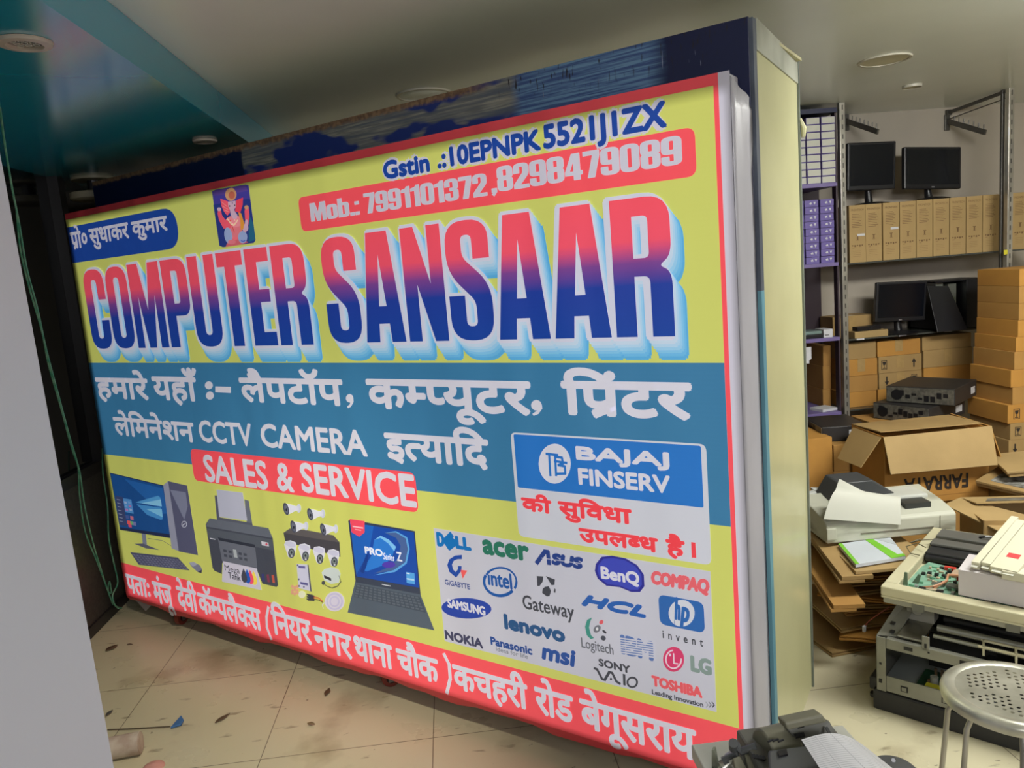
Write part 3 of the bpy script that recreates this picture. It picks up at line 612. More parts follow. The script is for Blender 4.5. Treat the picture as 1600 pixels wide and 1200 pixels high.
art.tx("Leading Innovation", (1197, 930), (1464, 985), (1200, 922), (1200, 945), BK, 6, z6, 'L', .0006)
for i in range(3): art.line([(1478 + i * 16, 988), (1490 + i * 16, 1003), (1480 + i * 16, 1014)], .003, (RGB(160, 162, 170), RGB(120, 122, 132), BK)[i], 6, z6)
# address
z7 = zf(180, 860, 3.077); z8 = zf(600, 1000, 2.5); fa = .004
for it, L, R, T, Bt in ((["पताः"], 52, 160, (138, 138), (140, 218)), (["मंजू"], 178, 274, (212, 158), (216, 252)), (["देवी"], 296, 388, (374, 195), (380, 292)),
                      (["कॅ", ('h', 'म', .66), "पलै", ('h', 'क', .82), "स"], 406, 697, (684, 285), (686, 378)), (["िनयर"], 750, 934, (826, 312), (826, 415)),
                      (["नगर"], 952, 1130, (1012, 382), (1014, 482)), (["थाना"], 1150, 1330, (1316, 458), (1318, 565)), (["चौक"], 1352, 1548, (1430, 495), (1432, 600))):
    art.dv(it, (L, T[1]), (R, T[1]), T, Bt, LW, 5, z7, fa)
art.line([(738, 272), (729, 320), (731, 370), (752, 425)], .014, LW, 5, z7)
art.line([(236, 55), (256, 95), (260, 150), (247, 205)], .014, LW, 5, z8)
for it, L, R, T, Bt in ((["कचहरी"], 274, 560, (548, 175), (552, 266)), (["रोड"], 588, 736, (648, 200), (652, 296)), (["बेगूसराय"], 764, 1214, (812, 243), (815, 346))):
    art.dv(it, (L, T[1]), (R, T[1]), T, Bt, LW, 5, z8, fa)

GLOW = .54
def ink_material(name, title=False):
    m = bpy.data.materials.new(name); m.use_nodes = True; nt = m.node_tree; N = nt.nodes; L = nt.links; p = N['Principled BSDF']
    tc = N.new('ShaderNodeTexCoord')
    if title:
        sp = N.new('ShaderNodeSeparateXYZ'); L.new(tc.outputs['Object'], sp.inputs[0])
        mr = N.new('ShaderNodeMapRange'); mr.inputs['From Min'].default_value = 1.33; mr.inputs['From Max'].default_value = 1.74; L.new(sp.outputs[2], mr.inputs[0])
        cr = N.new('ShaderNodeValToRGB'); e = cr.color_ramp.elements
        e[0].position = .0; e[0].color = RGB(26, 66, 152); e[1].position = 1; e[1].color = RGB(240, 82, 96)
        for pos, c in ((.38, (34, 60, 150)), (.52, (120, 66, 140)), (.66, (236, 82, 104))):
            q = e.new(pos); q.color = RGB(*c)
        L.new(mr.outputs[0], cr.inputs[0]); L.new(cr.outputs[0], p.inputs['Base Color'])
    else:
        at = N.new('ShaderNodeAttribute'); at.attribute_name = 'ink'; L.new(at.outputs['Color'], p.inputs['Base Color'])
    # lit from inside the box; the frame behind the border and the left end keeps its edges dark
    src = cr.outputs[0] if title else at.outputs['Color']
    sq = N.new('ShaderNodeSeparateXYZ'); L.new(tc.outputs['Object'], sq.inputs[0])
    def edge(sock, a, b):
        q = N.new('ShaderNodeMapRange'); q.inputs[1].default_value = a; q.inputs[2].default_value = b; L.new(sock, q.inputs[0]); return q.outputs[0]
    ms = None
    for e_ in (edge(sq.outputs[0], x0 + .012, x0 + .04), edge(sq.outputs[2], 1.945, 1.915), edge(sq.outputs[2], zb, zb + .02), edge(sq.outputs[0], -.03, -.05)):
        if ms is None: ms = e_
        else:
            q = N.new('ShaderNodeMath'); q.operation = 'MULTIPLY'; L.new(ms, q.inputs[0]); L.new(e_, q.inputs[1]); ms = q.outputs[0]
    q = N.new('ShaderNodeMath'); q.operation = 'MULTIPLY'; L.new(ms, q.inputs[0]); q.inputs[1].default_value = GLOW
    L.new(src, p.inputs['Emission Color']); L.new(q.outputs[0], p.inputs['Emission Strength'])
    # vinyl: satin gloss, broad vertical waves and fine horizontal ribs of the cloth
    mp = N.new('ShaderNodeMapping'); mp.inputs['Scale'].default_value = (2.6, 1, .12); L.new(tc.outputs['Object'], mp.inputs[0])
    n1 = N.new('ShaderNodeTexNoise'); n1.inputs['Scale'].default_value = 2.0; n1.inputs['Detail'].default_value = 1; L.new(mp.outputs[0], n1.inputs['Vector'])
    wv = N.new('ShaderNodeTexWave'); wv.bands_direction = 'Z'; wv.inputs['Scale'].default_value = 26; wv.inputs['Distortion'].default_value = .6; L.new(tc.outputs['Object'], wv.inputs['Vector'])
    b1 = N.new('ShaderNodeBump'); b1.inputs['Distance'].default_value = .05; b1.inputs['Strength'].default_value = .55; L.new(n1.outputs[0], b1.inputs['Height'])
    b2 = N.new('ShaderNodeBump'); b2.inputs['Distance'].default_value = .0006; b2.inputs['Strength'].default_value = .12; L.new(wv.outputs['Fac'], b2.inputs['Height']); L.new(b1.outputs[0], b2.inputs['Normal'])
    L.new(b2.outputs[0], p.inputs['Normal'])
    p.inputs['Roughness'].default_value = .33; p.inputs['Specular IOR Level'].default_value = .5
    return m
INK = ink_material('printed_flex'); INKT = ink_material('printed_flex_gradient', True)
# ---- the sign as one rolling thing
sign = thing('shop_sign', 'long lit shop sign with yellow, red and blue print, standing on castors', 'sign', SO, SROT)
def art_object(a, name, parent, mats):
    me = bpy.data.meshes.new(name); me.from_pydata(a.v, [], a.f)
    for m in mats: me.materials.append(m)
    me.polygons.foreach_set('material_index', a.m)
    at = me.color_attributes.new('ink', 'FLOAT_COLOR', 'CORNER')
    buf = []
    for p, c in zip(me.polygons, a.c): buf += list(c) * p.loop_total
    at.data.foreach_set('color', buf)
    o = bpy.data.objects.new(name, me); COL.objects.link(o); o.parent = parent; o.location = (0, BY, 0); return o
art_object(art, 'banner_print', sign, [INK, INKT])
flex_white = mat('white_flex_fabric', (178, 176, 184), rough=.35, var=.10, vscale=5, bump=.5, bscale=7, stretch=(3, 3, .6))
m = MB()     # light box body behind the print, its white side return crumpled at the top corner
m.b2(x0, xr - .004, BY + .003, -.004, zb, zt - .003)
m.build('banner_box', flex_white, sign, bevel=.004)
m = MB(); nz = 26; pts = []
random.seed(3)
for j in range(nz):
    z = zb + (zt - .012 - zb) * j / (nz - 1); k = max(0, (z - 1.55) / .42)
    row = []
    for i in range(7):
        u = i / 6
        x = xr + .001 + u * .022 + .0025 * sin(u * 3.1) + k * u * (.006 * sin(u * 9 + z * 23) + random.uniform(-.002, .003))
        row.append((x, BY + .002 + u * .076, z - (k * .055 * u if j == nz - 1 else 0)))
    pts += row
m.add(pts, [(j * 7 + i, j * 7 + i + 1, (j + 1) * 7 + i + 1, (j + 1) * 7 + i) for j in range(nz - 1) for i in range(6)])
o = m.build('side_flap', flex_white, sign, smooth=True); o['label'] = 'crumpled white fabric fold'
sf = o.modifiers.new('thick', 'SOLIDIFY'); sf.thickness = .0015
m = MB()     # bottom hem, folded back under
n = 40; hem = []
for i in range(n + 1):
    x = x0 + (xe - x0) * i / n; w = .005 * sin(i * .9) + .003 * sin(i * 2.3)
    hem += [(x, BY - .0008, zb + .001), (x, BY - .001 + .006, zb - .016 + w * .4), (x, BY + .014 + w * .5, zb - .028 + w), (x, BY + .06, zb - .024 + w)]
m.add(hem, [(i * 4 + k, (i + 1) * 4 + k, (i + 1) * 4 + k + 1, i * 4 + k + 1) for i in range(n) for k in range(3)])
m.build('banner_hem', mat('red_flex', (226, 66, 78), rough=.4, var=.06), sign, smooth=True)
m = MB()     # loose corner of backing sheet under the left end and lettering tail on the hem
q = [Sbox(*p, y=-.03) for p in ((208, 934), (239, 943), (232, 953))]
m.slab([(q[0][0], -.03, q[0][1]), (q[2][0], -.045, q[2][1]), (q[1][0], -.03, q[1][1])], .001)
m.build('loose_sheet', mat('pale_sheet', (188, 184, 178), rough=.6), sign)

# old navy fascia box: front panel with worn paint, streaky patches and a rusty top edge
def fascia_mat():
    m = bpy.data.materials.new('worn_navy_fascia'); m.use_nodes = True; nt = m.node_tree; N = nt.nodes; L = nt.links; p = N['Principled BSDF']
    tc = N.new('ShaderNodeTexCoord'); sp = N.new('ShaderNodeSeparateXYZ'); L.new(tc.outputs['Object'], sp.inputs[0])
    def ramp(inp, stops):
        cr = N.new('ShaderNodeValToRGB'); e = cr.color_ramp.elements
        e[0].position, e[0].color = stops[0]; e[1].position, e[1].color = stops[-1]
        for pos, c in stops[1:-1]:
            q = e.new(pos); q.color = c
        L.new(inp, cr.inputs[0]); return cr.outputs[0]
    def mr(inp, a, b, c=0, d=1):
        n = N.new('ShaderNodeMapRange'); n.inputs[1].default_value = a; n.inputs[2].default_value = b; n.inputs[3].default_value = c; n.inputs[4].default_value = d; L.new(inp, n.inputs[0]); return n.outputs[0]
    def noise(scale, st, det=4):
        mp = N.new('ShaderNodeMapping'); mp.inputs['Scale'].default_value = st; L.new(tc.outputs['Object'], mp.inputs[0])
        n = N.new('ShaderNodeTexNoise'); n.inputs['Scale'].default_value = scale; n.inputs['Detail'].default_value = det; L.new(mp.outputs[0], n.inputs['Vector']); return n.outputs[0]
    def mix(f, a, b):
        n = N.new('ShaderNodeMix'); n.data_type = 'RGBA'; L.new(f, n.inputs[0])
        for s, v in ((6, a), (7, b)):
            if hasattr(v, 'links'): L.new(v, n.inputs[s])
            else: n.inputs[s].default_value = v
        return n.outputs[2]
    def math_(op, a, b):
        n = N.new('ShaderNodeMath'); n.operation = op
        for i, v in enumerate((a, b)):
            if hasattr(v, 'links'): L.new(v, n.inputs[i])
            else: n.inputs[i].default_value = v
        return n.outputs[0]
    X = sp.outputs[0]; Z = sp.outputs[2]
    navy = mix(noise(9, (1, 1, 3)), RGB(12, 22, 58), RGB(20, 34, 78))
    streak = mix(mr(noise(4, (2.2, 1, 40), 2), .4, .6), RGB(110, 110, 104), RGB(150, 148, 134))
    strk2 = mix(mr(noise(3, (.8, 1, 26), 3), .38, .6), RGB(88, 94, 104), streak)
    patch = mr(noise(2.7, (1, 1, 2.6), 3), .50, .53)            # blobs of blue over the bare stretch
    bare = mix(patch, RGB(34, 50, 118), strk2)
    blue_wash = mix(mr(noise(5, (1, 1, 30), 2), .42, .6), RGB(60, 84, 132), RGB(104, 140, 172))
    wob = mr(noise(6, (1, 1, 1)), 0, 1, -.04, .04)
    xx = math_('ADD', X, wob)
    f1 = mr(xx, -1.93, -1.92); f2 = mr(xx, -.70, -.66); f3 = mr(xx, -.27, -.21)
    c = mix(f1, navy, bare); c = mix(f2, c, blue_wash); c = mix(f3, c, RGB(20, 28, 66))
    rust = mr(math_('ADD', Z, mr(noise(30, (1, 1, 1)), .3, .7, -.005, .005)), BOXTOP - .024, BOXTOP - .014)
    rc = mix(mr(noise(60, (1, 1, 1)), .4, .6), RGB(104, 80, 62), RGB(140, 112, 84))
    rm = math_('MULTIPLY', rust, mr(X, -.75, -.85)); c = mix(rm, c, rc)
    # scratches near the right corner
    sc = mr(noise(5, (34, 1, 2.5), 2), .70, .74); sm = math_('MULTIPLY', sc, mr(X, -.62, -.56)); c = mix(sm, c, RGB(150, 156, 176))
    dk = math_('MULTIPLY', mr(noise(7, (16, 1, 3), 3), .60, .66), mr(X, -.75, -.70)); dk = math_('MULTIPLY', dk, mr(Z, BOXTOP - .10, BOXTOP - .03)); c = mix(dk, c, RGB(36, 30, 34))
    L.new(c, p.inputs['Base Color']); p.inputs['Roughness'].default_value = .42
    return m
LBOX = 3.01; SDX, SDY = -.0319, .548          # depth vector of the old box (slightly out of square)
ZB = .09
m = MB()
m.b2(-LBOX, -.006, 0, .012, ZB, BOXTOP)
m.build('fascia_panel', fascia_mat(), sign, bevel=.002)
m = MB(); cream_edge = mat('old_cream_ply', (190, 186, 150), rough=.6, rgb2=(170, 165, 128), vscale=6)
m.hexa([(-LBOX, .012, ZB), (-LBOX + .018, .012, ZB), (-LBOX + .018 + SDX, SDY, ZB), (-LBOX + SDX, SDY, ZB), (-LBOX, .012, BOXTOP - .002), (-LBOX + .018, .012, BOXTOP - .002), (-LBOX + .018 + SDX, SDY, BOXTOP - .002), (-LBOX + SDX, SDY, BOXTOP - .002)])
m.build('left_side_panel', cream_edge, sign)
m = MB()
yel = mat('cream_yellow_laminate', (196, 194, 152), rough=.35, rgb2=(186, 184, 142), vscale=3, bump=.12, bscale=60, coat=.2)
m.hexa([(-.020, .030, ZB + .004), (.002, .030, ZB + .004), (SDX + .002, SDY, ZB), (SDX - .020, SDY, ZB), (-.020, .030, BOXTOP - .014), (.002, .030, BOXTOP - .014), (SDX + .002, SDY, BOXTOP - .062), (SDX - .020, SDY, BOXTOP - .062)])
m.build('side_panel', yel, sign, bevel=.001)
m = MB()     # aluminium strip and angle along the top of the side
m.hexa([(-.020, .026, BOXTOP - .075), (.006, .026, BOXTOP - .075), (SDX + .006, SDY + .004, BOXTOP - .070), (SDX - .020, SDY + .004, BOXTOP - .070), (-.020, .026, BOXTOP), (.006, .026, BOXTOP), (SDX + .006, SDY + .004, BOXTOP), (SDX - .020, SDY + .004, BOXTOP)])
m.build('top_strip', mat('dull_aluminium', (176, 178, 166), rough=.45, metal=.0, rgb2=(150, 152, 140), vscale=8), sign, bevel=.001)
m = MB()
m.b2(SDX - .004, SDX + .008, SDY - .002, SDY + .008, ZB, BOXTOP)
m.build('edge_angle', mat('grey_angle', (120, 128, 122), rough=.4, metal=.3), sign)
m = MB(); m.b2(-.006, .004, .0, .026, ZB, 1.45); m.build('corner_strip', mat('blue_green_strip', (104, 156, 172), rough=.5, rgb2=(74, 120, 140), vscale=6, stretch=(1, 1, .3)), sign)
m = MB(); m.b2(-.006, .004, .0, .026, 1.4502, BOXTOP - .004); o = m.build('corner_strip', mat('worn_corner_strip', (96, 104, 118), rough=.5, rgb2=(34, 38, 54), vscale=9, stretch=(1, 1, .4)), sign); o['label'] = 'darker worn upper corner strip'
m = MB(); m.b2(-LBOX + .01, -.01, .012, SDY - .02, BOXTOP - .012, BOXTOP - .004); m.build('top_board', cream_edge, sign)
m = MB(); m.b2(-LBOX - .02, -.03, SDY - .02, SDY - .008, ZB, BOXTOP - .004); m.b2(-LBOX + .02, -.03, .05, SDY - .03, ZB, ZB + .02)
m.build('back_board', cream_edge, sign)
m = MB(); m.tube([(SDX + .008, SDY + .004, BOXTOP - .17), (SDX + .016, SDY + .012, BOXTOP - .20), (SDX + .014, SDY + .012, BOXTOP - .225)], [.004, .009, .006]); m.build('cream_tab', yel, sign)
# castors
wheel_m = mat('red_castor_wheel', (128, 54, 42), rough=.4); steel = mat('galvanised_steel', (150, 150, 146), rough=.35, metal=.8)
black_tyre = mat('dark_hub', (40, 36, 34), rough=.5)
for cx, cy, a in ((-2.80, -.008, .35), (-1.47, .028, -.5), (-.25, .06, .2), (-2.8, .44, .2), (-1.47, .44, 0), (-.27, .44, .4)):
    R3 = Matrix.Rotation(a, 3, 'Z'); P = lambda x, y, z: Vector((cx, cy, 0)) + R3 @ Vector((x, y, z))
    m = MB(); m.cyl(P(-.012, 0, .04), P(.012, 0, .04), .04, 28); wh = m.build('castor_wheel', wheel_m, sign, bevel=.003)
    m = MB(); m.cyl(P(-.0135, 0, .04), P(.0135, 0, .04), .024, 20); m.build('hub', black_tyre, wh)
    m = MB(); m.box(P(-.018, 0, .055), (.003, .034, .062), M=R3); m.box(P(.018, 0, .055), (.003, .034, .062), M=R3); m.box(P(0, 0, .086), (.05, .05, .004), M=R3); m.cyl(P(-.021, 0, .04), P(.021, 0, .04), .006, 8)
    m.build('castor_fork', steel, sign)

# ================================================================ room shell
ZC = 2.288; YB = 4.45; XL = -1.82; XR = 4.9; YF = -3.6
def tile_mat():
    m = bpy.data.materials.new('cream_floor_tiles'); m.use_nodes = True; nt = m.node_tree; N = nt.nodes; L = nt.links; p = N['Principled BSDF']
    tc = N.new('ShaderNodeTexCoord'); mp = N.new('ShaderNodeMapping'); L.new(tc.outputs['Object'], mp.inputs[0])
    mp.inputs['Location'].default_value = (1.343 / .58, -2.44 / .6, 0); mp.inputs['Scale'].default_value = (1 / .58, 1 / .6, 1)
    br = N.new('ShaderNodeTexBrick'); br.offset = 0; br.inputs['Scale'].default_value = 1; br.inputs['Brick Width'].default_value = 1; br.inputs['Row Height'].default_value = 1
    br.inputs['Mortar Size'].default_value = .0028; br.inputs['Mortar Smooth'].default_value = .3
    L.new(mp.outputs[0], br.inputs[0])
    def noise(scale, st=(1, 1, 1), det=5, w=0):
        q = N.new('ShaderNodeMapping'); q.inputs['Scale'].default_value = st; q.inputs['Location'].default_value = (w, w, 0); L.new(tc.outputs['Object'], q.inputs[0])
        n = N.new('ShaderNodeTexNoise'); n.inputs['Scale'].default_value = scale; n.inputs['Detail'].default_value = det; L.new(q.outputs[0], n.inputs['Vector']); return n.outputs[0]
    def mr(inp, a, b, c=0, d=1):
        n = N.new('ShaderNodeMapRange'); n.inputs[1].default_value = a; n.inputs[2].default_value = b; n.inputs[3].default_value = c; n.inputs[4].default_value = d; L.new(inp, n.inputs[0]); return n.outputs[0]
    def mix(f, a, b):
        n = N.new('ShaderNodeMix'); n.data_type = 'RGBA'; L.new(f, n.inputs[0])
        for s, v in ((6, a), (7, b)):
            if hasattr(v, 'links'): L.new(v, n.inputs[s])
            else: n.inputs[s].default_value = v
        return n.outputs[2]
    base = mix(mr(noise(.9, det=3), .35, .65), RGB(210, 202, 172), RGB(200, 192, 162))
    base = mix(mr(noise(3, det=8, w=3), .56, .70, 0, .6), base, RGB(140, 122, 92))      # trodden grime
    base = mix(mr(noise(8, (1, 2.6, 1), 6, 7), .64, .70, 0, .6), base, RGB(120, 106, 84))
    base = mix(mr(noise(13, (1, 1.5, 1), 2, 13), .73, .75, 0, .85), base, RGB(88, 74, 58))
    base = mix(mr(noise(40, det=2, w=1), .74, .76, 0, .7), base, RGB(96, 84, 68))
    base = mix(br.outputs['Fac'], base, RGB(104, 92, 74))
    L.new(base, p.inputs['Base Color'])
    L.new(mr(noise(5, w=5), .3, .7, .24, .42), p.inputs['Roughness'])
    return m
m = MB(); m.b2(XL - .3, XR + .3, YF - .2, YB + .2, -.06, 0); struct(m.build('floor', tile_mat()))
ceil_m = mat('satin_ceiling', (226, 232, 228), rough=.30, var=.05, vscale=2, spec=.6)
m = MB(); m.b2(XL - .3, XR + .3, YF - .2, YB + .2, ZC, ZC + .06); struct(m.build('ceiling', ceil_m))
wall_m = mat('beige_wall', (176, 166, 152), rough=.75, rgb2=(164, 156, 144), vscale=1.5, bump=.1)
wall_low = mat('blue_grey_wall', (140, 146, 152), rough=.75, vscale=2)
m = MB(); m.b2(XL - .3, XR + .3, YB, YB + .12, 0, ZC); struct(m.build('wall_back', wall_m))
m = MB(); m.b2(XR, XR + .12, YF, YB, 0, ZC); struct(m.build('wall_right', wall_m))
m = MB(); m.b2(XL - .3, XR + .3, YF - .12, YF, 0, ZC); struct(m.build('wall_front', wall_m))
# turquoise soffit on the left
SFX = -.765; SFZ = 2.168
turq = mat('turquoise_gloss_paint', (20, 160, 190), rough=.2, var=.06, vscale=1.2, coat=.85, spec=.5)
turq.node_tree.nodes['Principled BSDF'].inputs['Coat Roughness'].default_value = .16
turq.node_tree.nodes['Principled BSDF'].inputs['Coat IOR'].default_value = 1.9
m = MB(); m.b2(XL - .02, SFX, .0, YB, SFZ, ZC - .001); struct(m.build('trim_1', turq))
# left wall: dark tinted shopfront glass over a granite plinth
m = MB(); m.b2(XL - .12, XL, 1.2, YB, 0, .72); struct(m.build('wall_left', mat('dark_granite', (74, 70, 66), rough=.35, rgb2=(58, 55, 52), vscale=60)))
m = MB(); m.b2(XL - .13, XL + .012, 1.2, YB, .72, .775); m.b2(XL - .12, XL + .03, 3.93, 3.99, .775, SFZ)
m.b2(XL - .01, XL + .012, 1.2, YB, 0, .05); struct(m.build('trim_2', mat('dark_frame', (36, 34, 36), rough=.4)))
m = MB(); m.b2(XL - .03, XL - .02, 1.2, YB, .775, SFZ)
gl = mat('tinted_window_glass', (14, 15, 18), rough=.06, var=.0, spec=.6)
struct(m.build('window_1', gl))
# near white partition at the left edge of the view
pe0 = at_y(178, 1200, 1.0); pe1 = at_y(0, 240, 1.0)
k = (pe1.x - pe0.x) / (pe1.z - pe0.z); xa = lambda z: pe0.x + (z - pe0.z) * k
m = MB(); zt_ = ZC - .002
m.hexa([(xa(0) - .10, .35, 0), (xa(0), .35, 0), (xa(0), 1.0, 0), (xa(0) - .10, 1.0, 0), (xa(zt_) - .10, .35, zt_), (xa(zt_), .35, zt_), (xa(zt_), 1.0, zt_), (xa(zt_) - .10, 1.0, zt_)])
struct(m.build('wall_partition', mat('white_partition', (198, 201, 214), rough=.5, var=.03, vscale=2)))
# ================================================================ shelving wall
YS = 4.12                                     # front of the shelves
kraft = [mat('kraft_%s' % n, c, rough=.78, rgb2=d, vscale=5, bump=.15, bscale=140) for n, c, d in (
    ('amber', (178, 134, 70), (166, 122, 62)), ('tan', (168, 138, 88), (158, 128, 80)), ('orange', (190, 138, 62), (176, 126, 58)), ('light', (172, 144, 96), (160, 134, 88)))]
black_print = mat('black_print', (44, 36, 30), rough=.7, var=0)
clear_tape = mat('packing_tape', (176, 146, 96), rough=.18, var=.1, vscale=40, coat=.5)
chrome = mat('chrome_tube', (196, 192, 180), rough=.28, metal=.6, rgb2=(150, 146, 138), vscale=9, stretch=(1, 1, .5))
dark_steel = mat('dark_steel', (92, 90, 86), rough=.4, metal=.6)
glassy = mat('smoked_glass_shelf', (74, 76, 72), rough=.14, var=.05, spec=.6)
blackp = mat('black_plastic', (24, 24, 28), rough=.38, var=.1)
blackg = mat('black_screen', (10, 14, 22), rough=.22, var=.1, vscale=2)
label_w = mat('white_sticker', (200, 200, 204), rough=.6)
purple = mat('purple_laminate', (112, 98, 150), rough=.45, var=.06)
maroon = mat('dark_maroon_panel', (54, 40, 50), rough=.5)
purple_box = mat('purple_carton', (104, 90, 158), rough=.55, var=.08, vscale=30)
white_box_m = mat('white_carton', (196, 196, 184), rough=.6)

def px_rect(xa_, ya_, xb_, yb_, Y):
    a = at_y(xa_, (ya_ + yb_) / 2, Y); b = at_y(xb_, (ya_ + yb_) / 2, Y)
    xm = (xa_ + xb_) / 2
    return a.x, b.x, at_y(xm, yb_, Y).z, at_y(xm, ya_, Y).z
def pole(name, label, px, Y, w, m_, holes=True, dx=0):
    x = at_y(px, 300, Y).x + dx
    t = thing(name, label, 'pole', (x, Y, 0))
    b = MB(); b.b2(-w / 2, w / 2, -w / 2, w / 2, 0, ZC); b.build('post', m_, t, bevel=.002)
    if holes:
        b = MB()
        for i in range(44): b.b2(-.003, .003, -w / 2 - .001, -w / 2 + .001, .1 + i * .05, .125 + i * .05)
        o = b.build('slots', dark_steel, t); o['kind'] = 'stuff'
    return t
pole('shelf_post', 'chrome slotted post between the purple rack and the monitor boxes', 1316, 4.08, .030, chrome)
pole('shelf_post', 'chrome slotted post right of the last monitor box', 1576, 3.98, .030, chrome)
pole('shelf_post', 'dark thin post just left of the right chrome post', 1565, 4.02, .016, dark_steel, False)

# glass shelves
def glass_shelf(label, py0, py1, Y, xe_px=1640, depth=None):
    a = at_y(1322, py0, Y); b = at_y(1560, py1, Y); z = (a.z + b.z) / 2
    x1 = at_y(xe_px, py1, Y).x
    t = MB(); t.b2(a.x - .0, x1, Y, YB - .005, z - .008, z); o = t.build('glass_shelf', glassy); tag(o, label, 'shelf', 'glass shelves'); return z
ZT = glass_shelf('smoked glass shelf carrying the row of tall tan boxes', 413, 391, YS)
ZM = glass_shelf('smoked glass shelf carrying the computer tower and the lower monitor', 532, 508, YS)
ZL = glass_shelf('smoked glass shelf under the stacked amber cartons', 642, 617, YS)
# tall tan boxes
def tall_box(w, h, d):
    t = thing('monitor_carton', '', 'box')
    b = MB(); b.b2(0, w, 0, d, 0, h); b.build('carton', kraft[3], t, bevel=.0015)
    b = MB()
    b.text('FRONTECH', (w * .12, -.0005, h * .90), (w * .76, 0, 0), (0, 0, h * .035))
    for i in range(9): b.b2(w * .16, w * (.60 + .22 * ((i * 37) % 5) / 5), -.0008, 0, h * (.84 - i * .028) - .0015, h * (.84 - i * .028) + .0008)
    b.b2(w * .46, w * .54, -.0008, 0, h * .40, h * .47); b.b2(w * .40, w * .60, -.0008, 0, h * .465, h * .475); b.b2(w * .42, w * .58, -.0008, 0, h * .39, h * .397)
    for i in range(5): b.b2(w * (.14 + i * .15), w * (.23 + i * .15), -.0008, 0, h * .29 - (i % 2) * .004, h * .31)
    b.b2(w * .16, w * .30, -.0008, 0, h * .255, h * .262)
    for i in range(4): b.b2(w * .2, w * .7, -.0008, 0, h * (.20 - i * .03), h * (.203 - i * .03))
    b.build('print', mat('brown_print', (112, 84, 52), rough=.7, var=0), t)
    return t
xa0 = at_y(1328, 413, YS + .01).x; xb0 = at_y(1561, 391, YS + .01).x
bw = (xb0 - xa0) / 9; bh = at_y(1340, 323, YS + .01).z - at_y(1340, 413, YS + .01).z
tb = tall_box(bw - .004, bh, .27)
ords = ['first tall tan monitor box from the left post, white sticker on it', 'second tall tan monitor box from the left post', 'third tall tan monitor box from the left post, with a white sticker',
        'fourth tall tan monitor box from the left post', 'middle one of the nine tall tan monitor boxes', 'fourth tall tan monitor box from the right post', 'third tall tan monitor box from the right post',
        'second tall tan monitor box from the right post', 'tall tan monitor box nearest the right post, last of nine', 'tall tan monitor box right of the chrome post, cut by the frame edge']
for i in range(10):
    x = xa0 + i * bw if i < 9 else at_y(1581, 400, YS + .01).x
    lc = (x, YS + .01 + (.006 if i == 1 else 0), ZT)
    if i == 0: tb.location = lc; tb['label'] = ords[0]; tb['group'] = 'tall tan boxes on the glass shelf'
    else:
        c = dup(tb, lc, 0, ords[i]); 
for i, zz in ((0, .46), (2, .53)):
    x = xa0 + i * bw
    b = MB(); b.b2(x + bw * .45, x + bw * .9, YS + .0085, YS + .0095, ZT + bh * zz, ZT + bh * (zz + .04)); o = b.build('sticker', label_w)
    par = [q for q in bpy.data.objects if q.get('label') == ords[i]][0]; o.parent = par; o.location = -par.location
b = MB(); q = px_rect(1321, 325, 1328, 411, YS + .05); b.b2(q[0], xa0 - .004, YS + .05, YS + .25, ZT, q[3]); tag(b.build('carton', kraft[0]), 'dark brown carton squeezed between post and first tall box', 'box')

def monitor(label, cpx, cpy, w, h, Y, zbase, rz=0, tilt=0, roll=0, stand_h=.06, logo=None):
    """flat screen: panel centre at a photo point, foot on zbase"""
    c = at_y(cpx, cpy, Y)
    t = thing('computer_monitor', label, 'monitor', (c.x, Y, zbase), rz, 'flat screens on the shelves')
    hc = c.z - zbase
    Rm = Matrix.Rotation(roll, 3, 'Y') @ Matrix.Rotation(tilt, 3, 'X')
    b = MB(); b.box((0, 0, hc), (w, .030, h), M=Rm); p = b.build('casing', blackp, t, bevel=.006)
    b = MB(); b.box(Vector((0, 0, hc)) + Rm @ Vector((0, -.0155, .006)), (w - .028, .002, h - .038), M=Rm); b.build('screen', blackg, p)
    b = MB(); b.tube([(0, .02, hc - h * .3), (0, .03, hc - h * .5), (0, .02, .012)], [.022, .018, .022], 10); b.build('neck', blackp, t, smooth=True)
    b = MB(); b.lathe([(0, 0), (.095, 0), (.098, .006), (.06, .014), (0, .018)], n=28); b.build('base', blackp, t, smooth=True)
    if logo:
        b = MB(); b.box(Vector((0, 0, hc)) + Rm @ Vector((0, -.0158, -h / 2 + .010)), (.018, .001, .007), M=Rm); b.build('badge', mat('silver_badge', (160, 160, 165), rough=.3, metal=.6), t)
    return t
ztop = ZT + bh
monitor('black flat screen on the boxes, left of the pair', 1360, 260, .282, .262, 4.26, ztop, 0, 0, radians(1.5))
monitor('black flat screen on the boxes, right of the pair and tilted', 1455, 263, .352, .232, 4.23, ztop, radians(4), radians(-4), radians(3.2), logo=1)
monitor('black monitor on round foot, middle shelf beside the small tan box', 1406, 471, .288, .226, 4.19, ZM, radians(-4), radians(3), radians(2.0), logo=1)
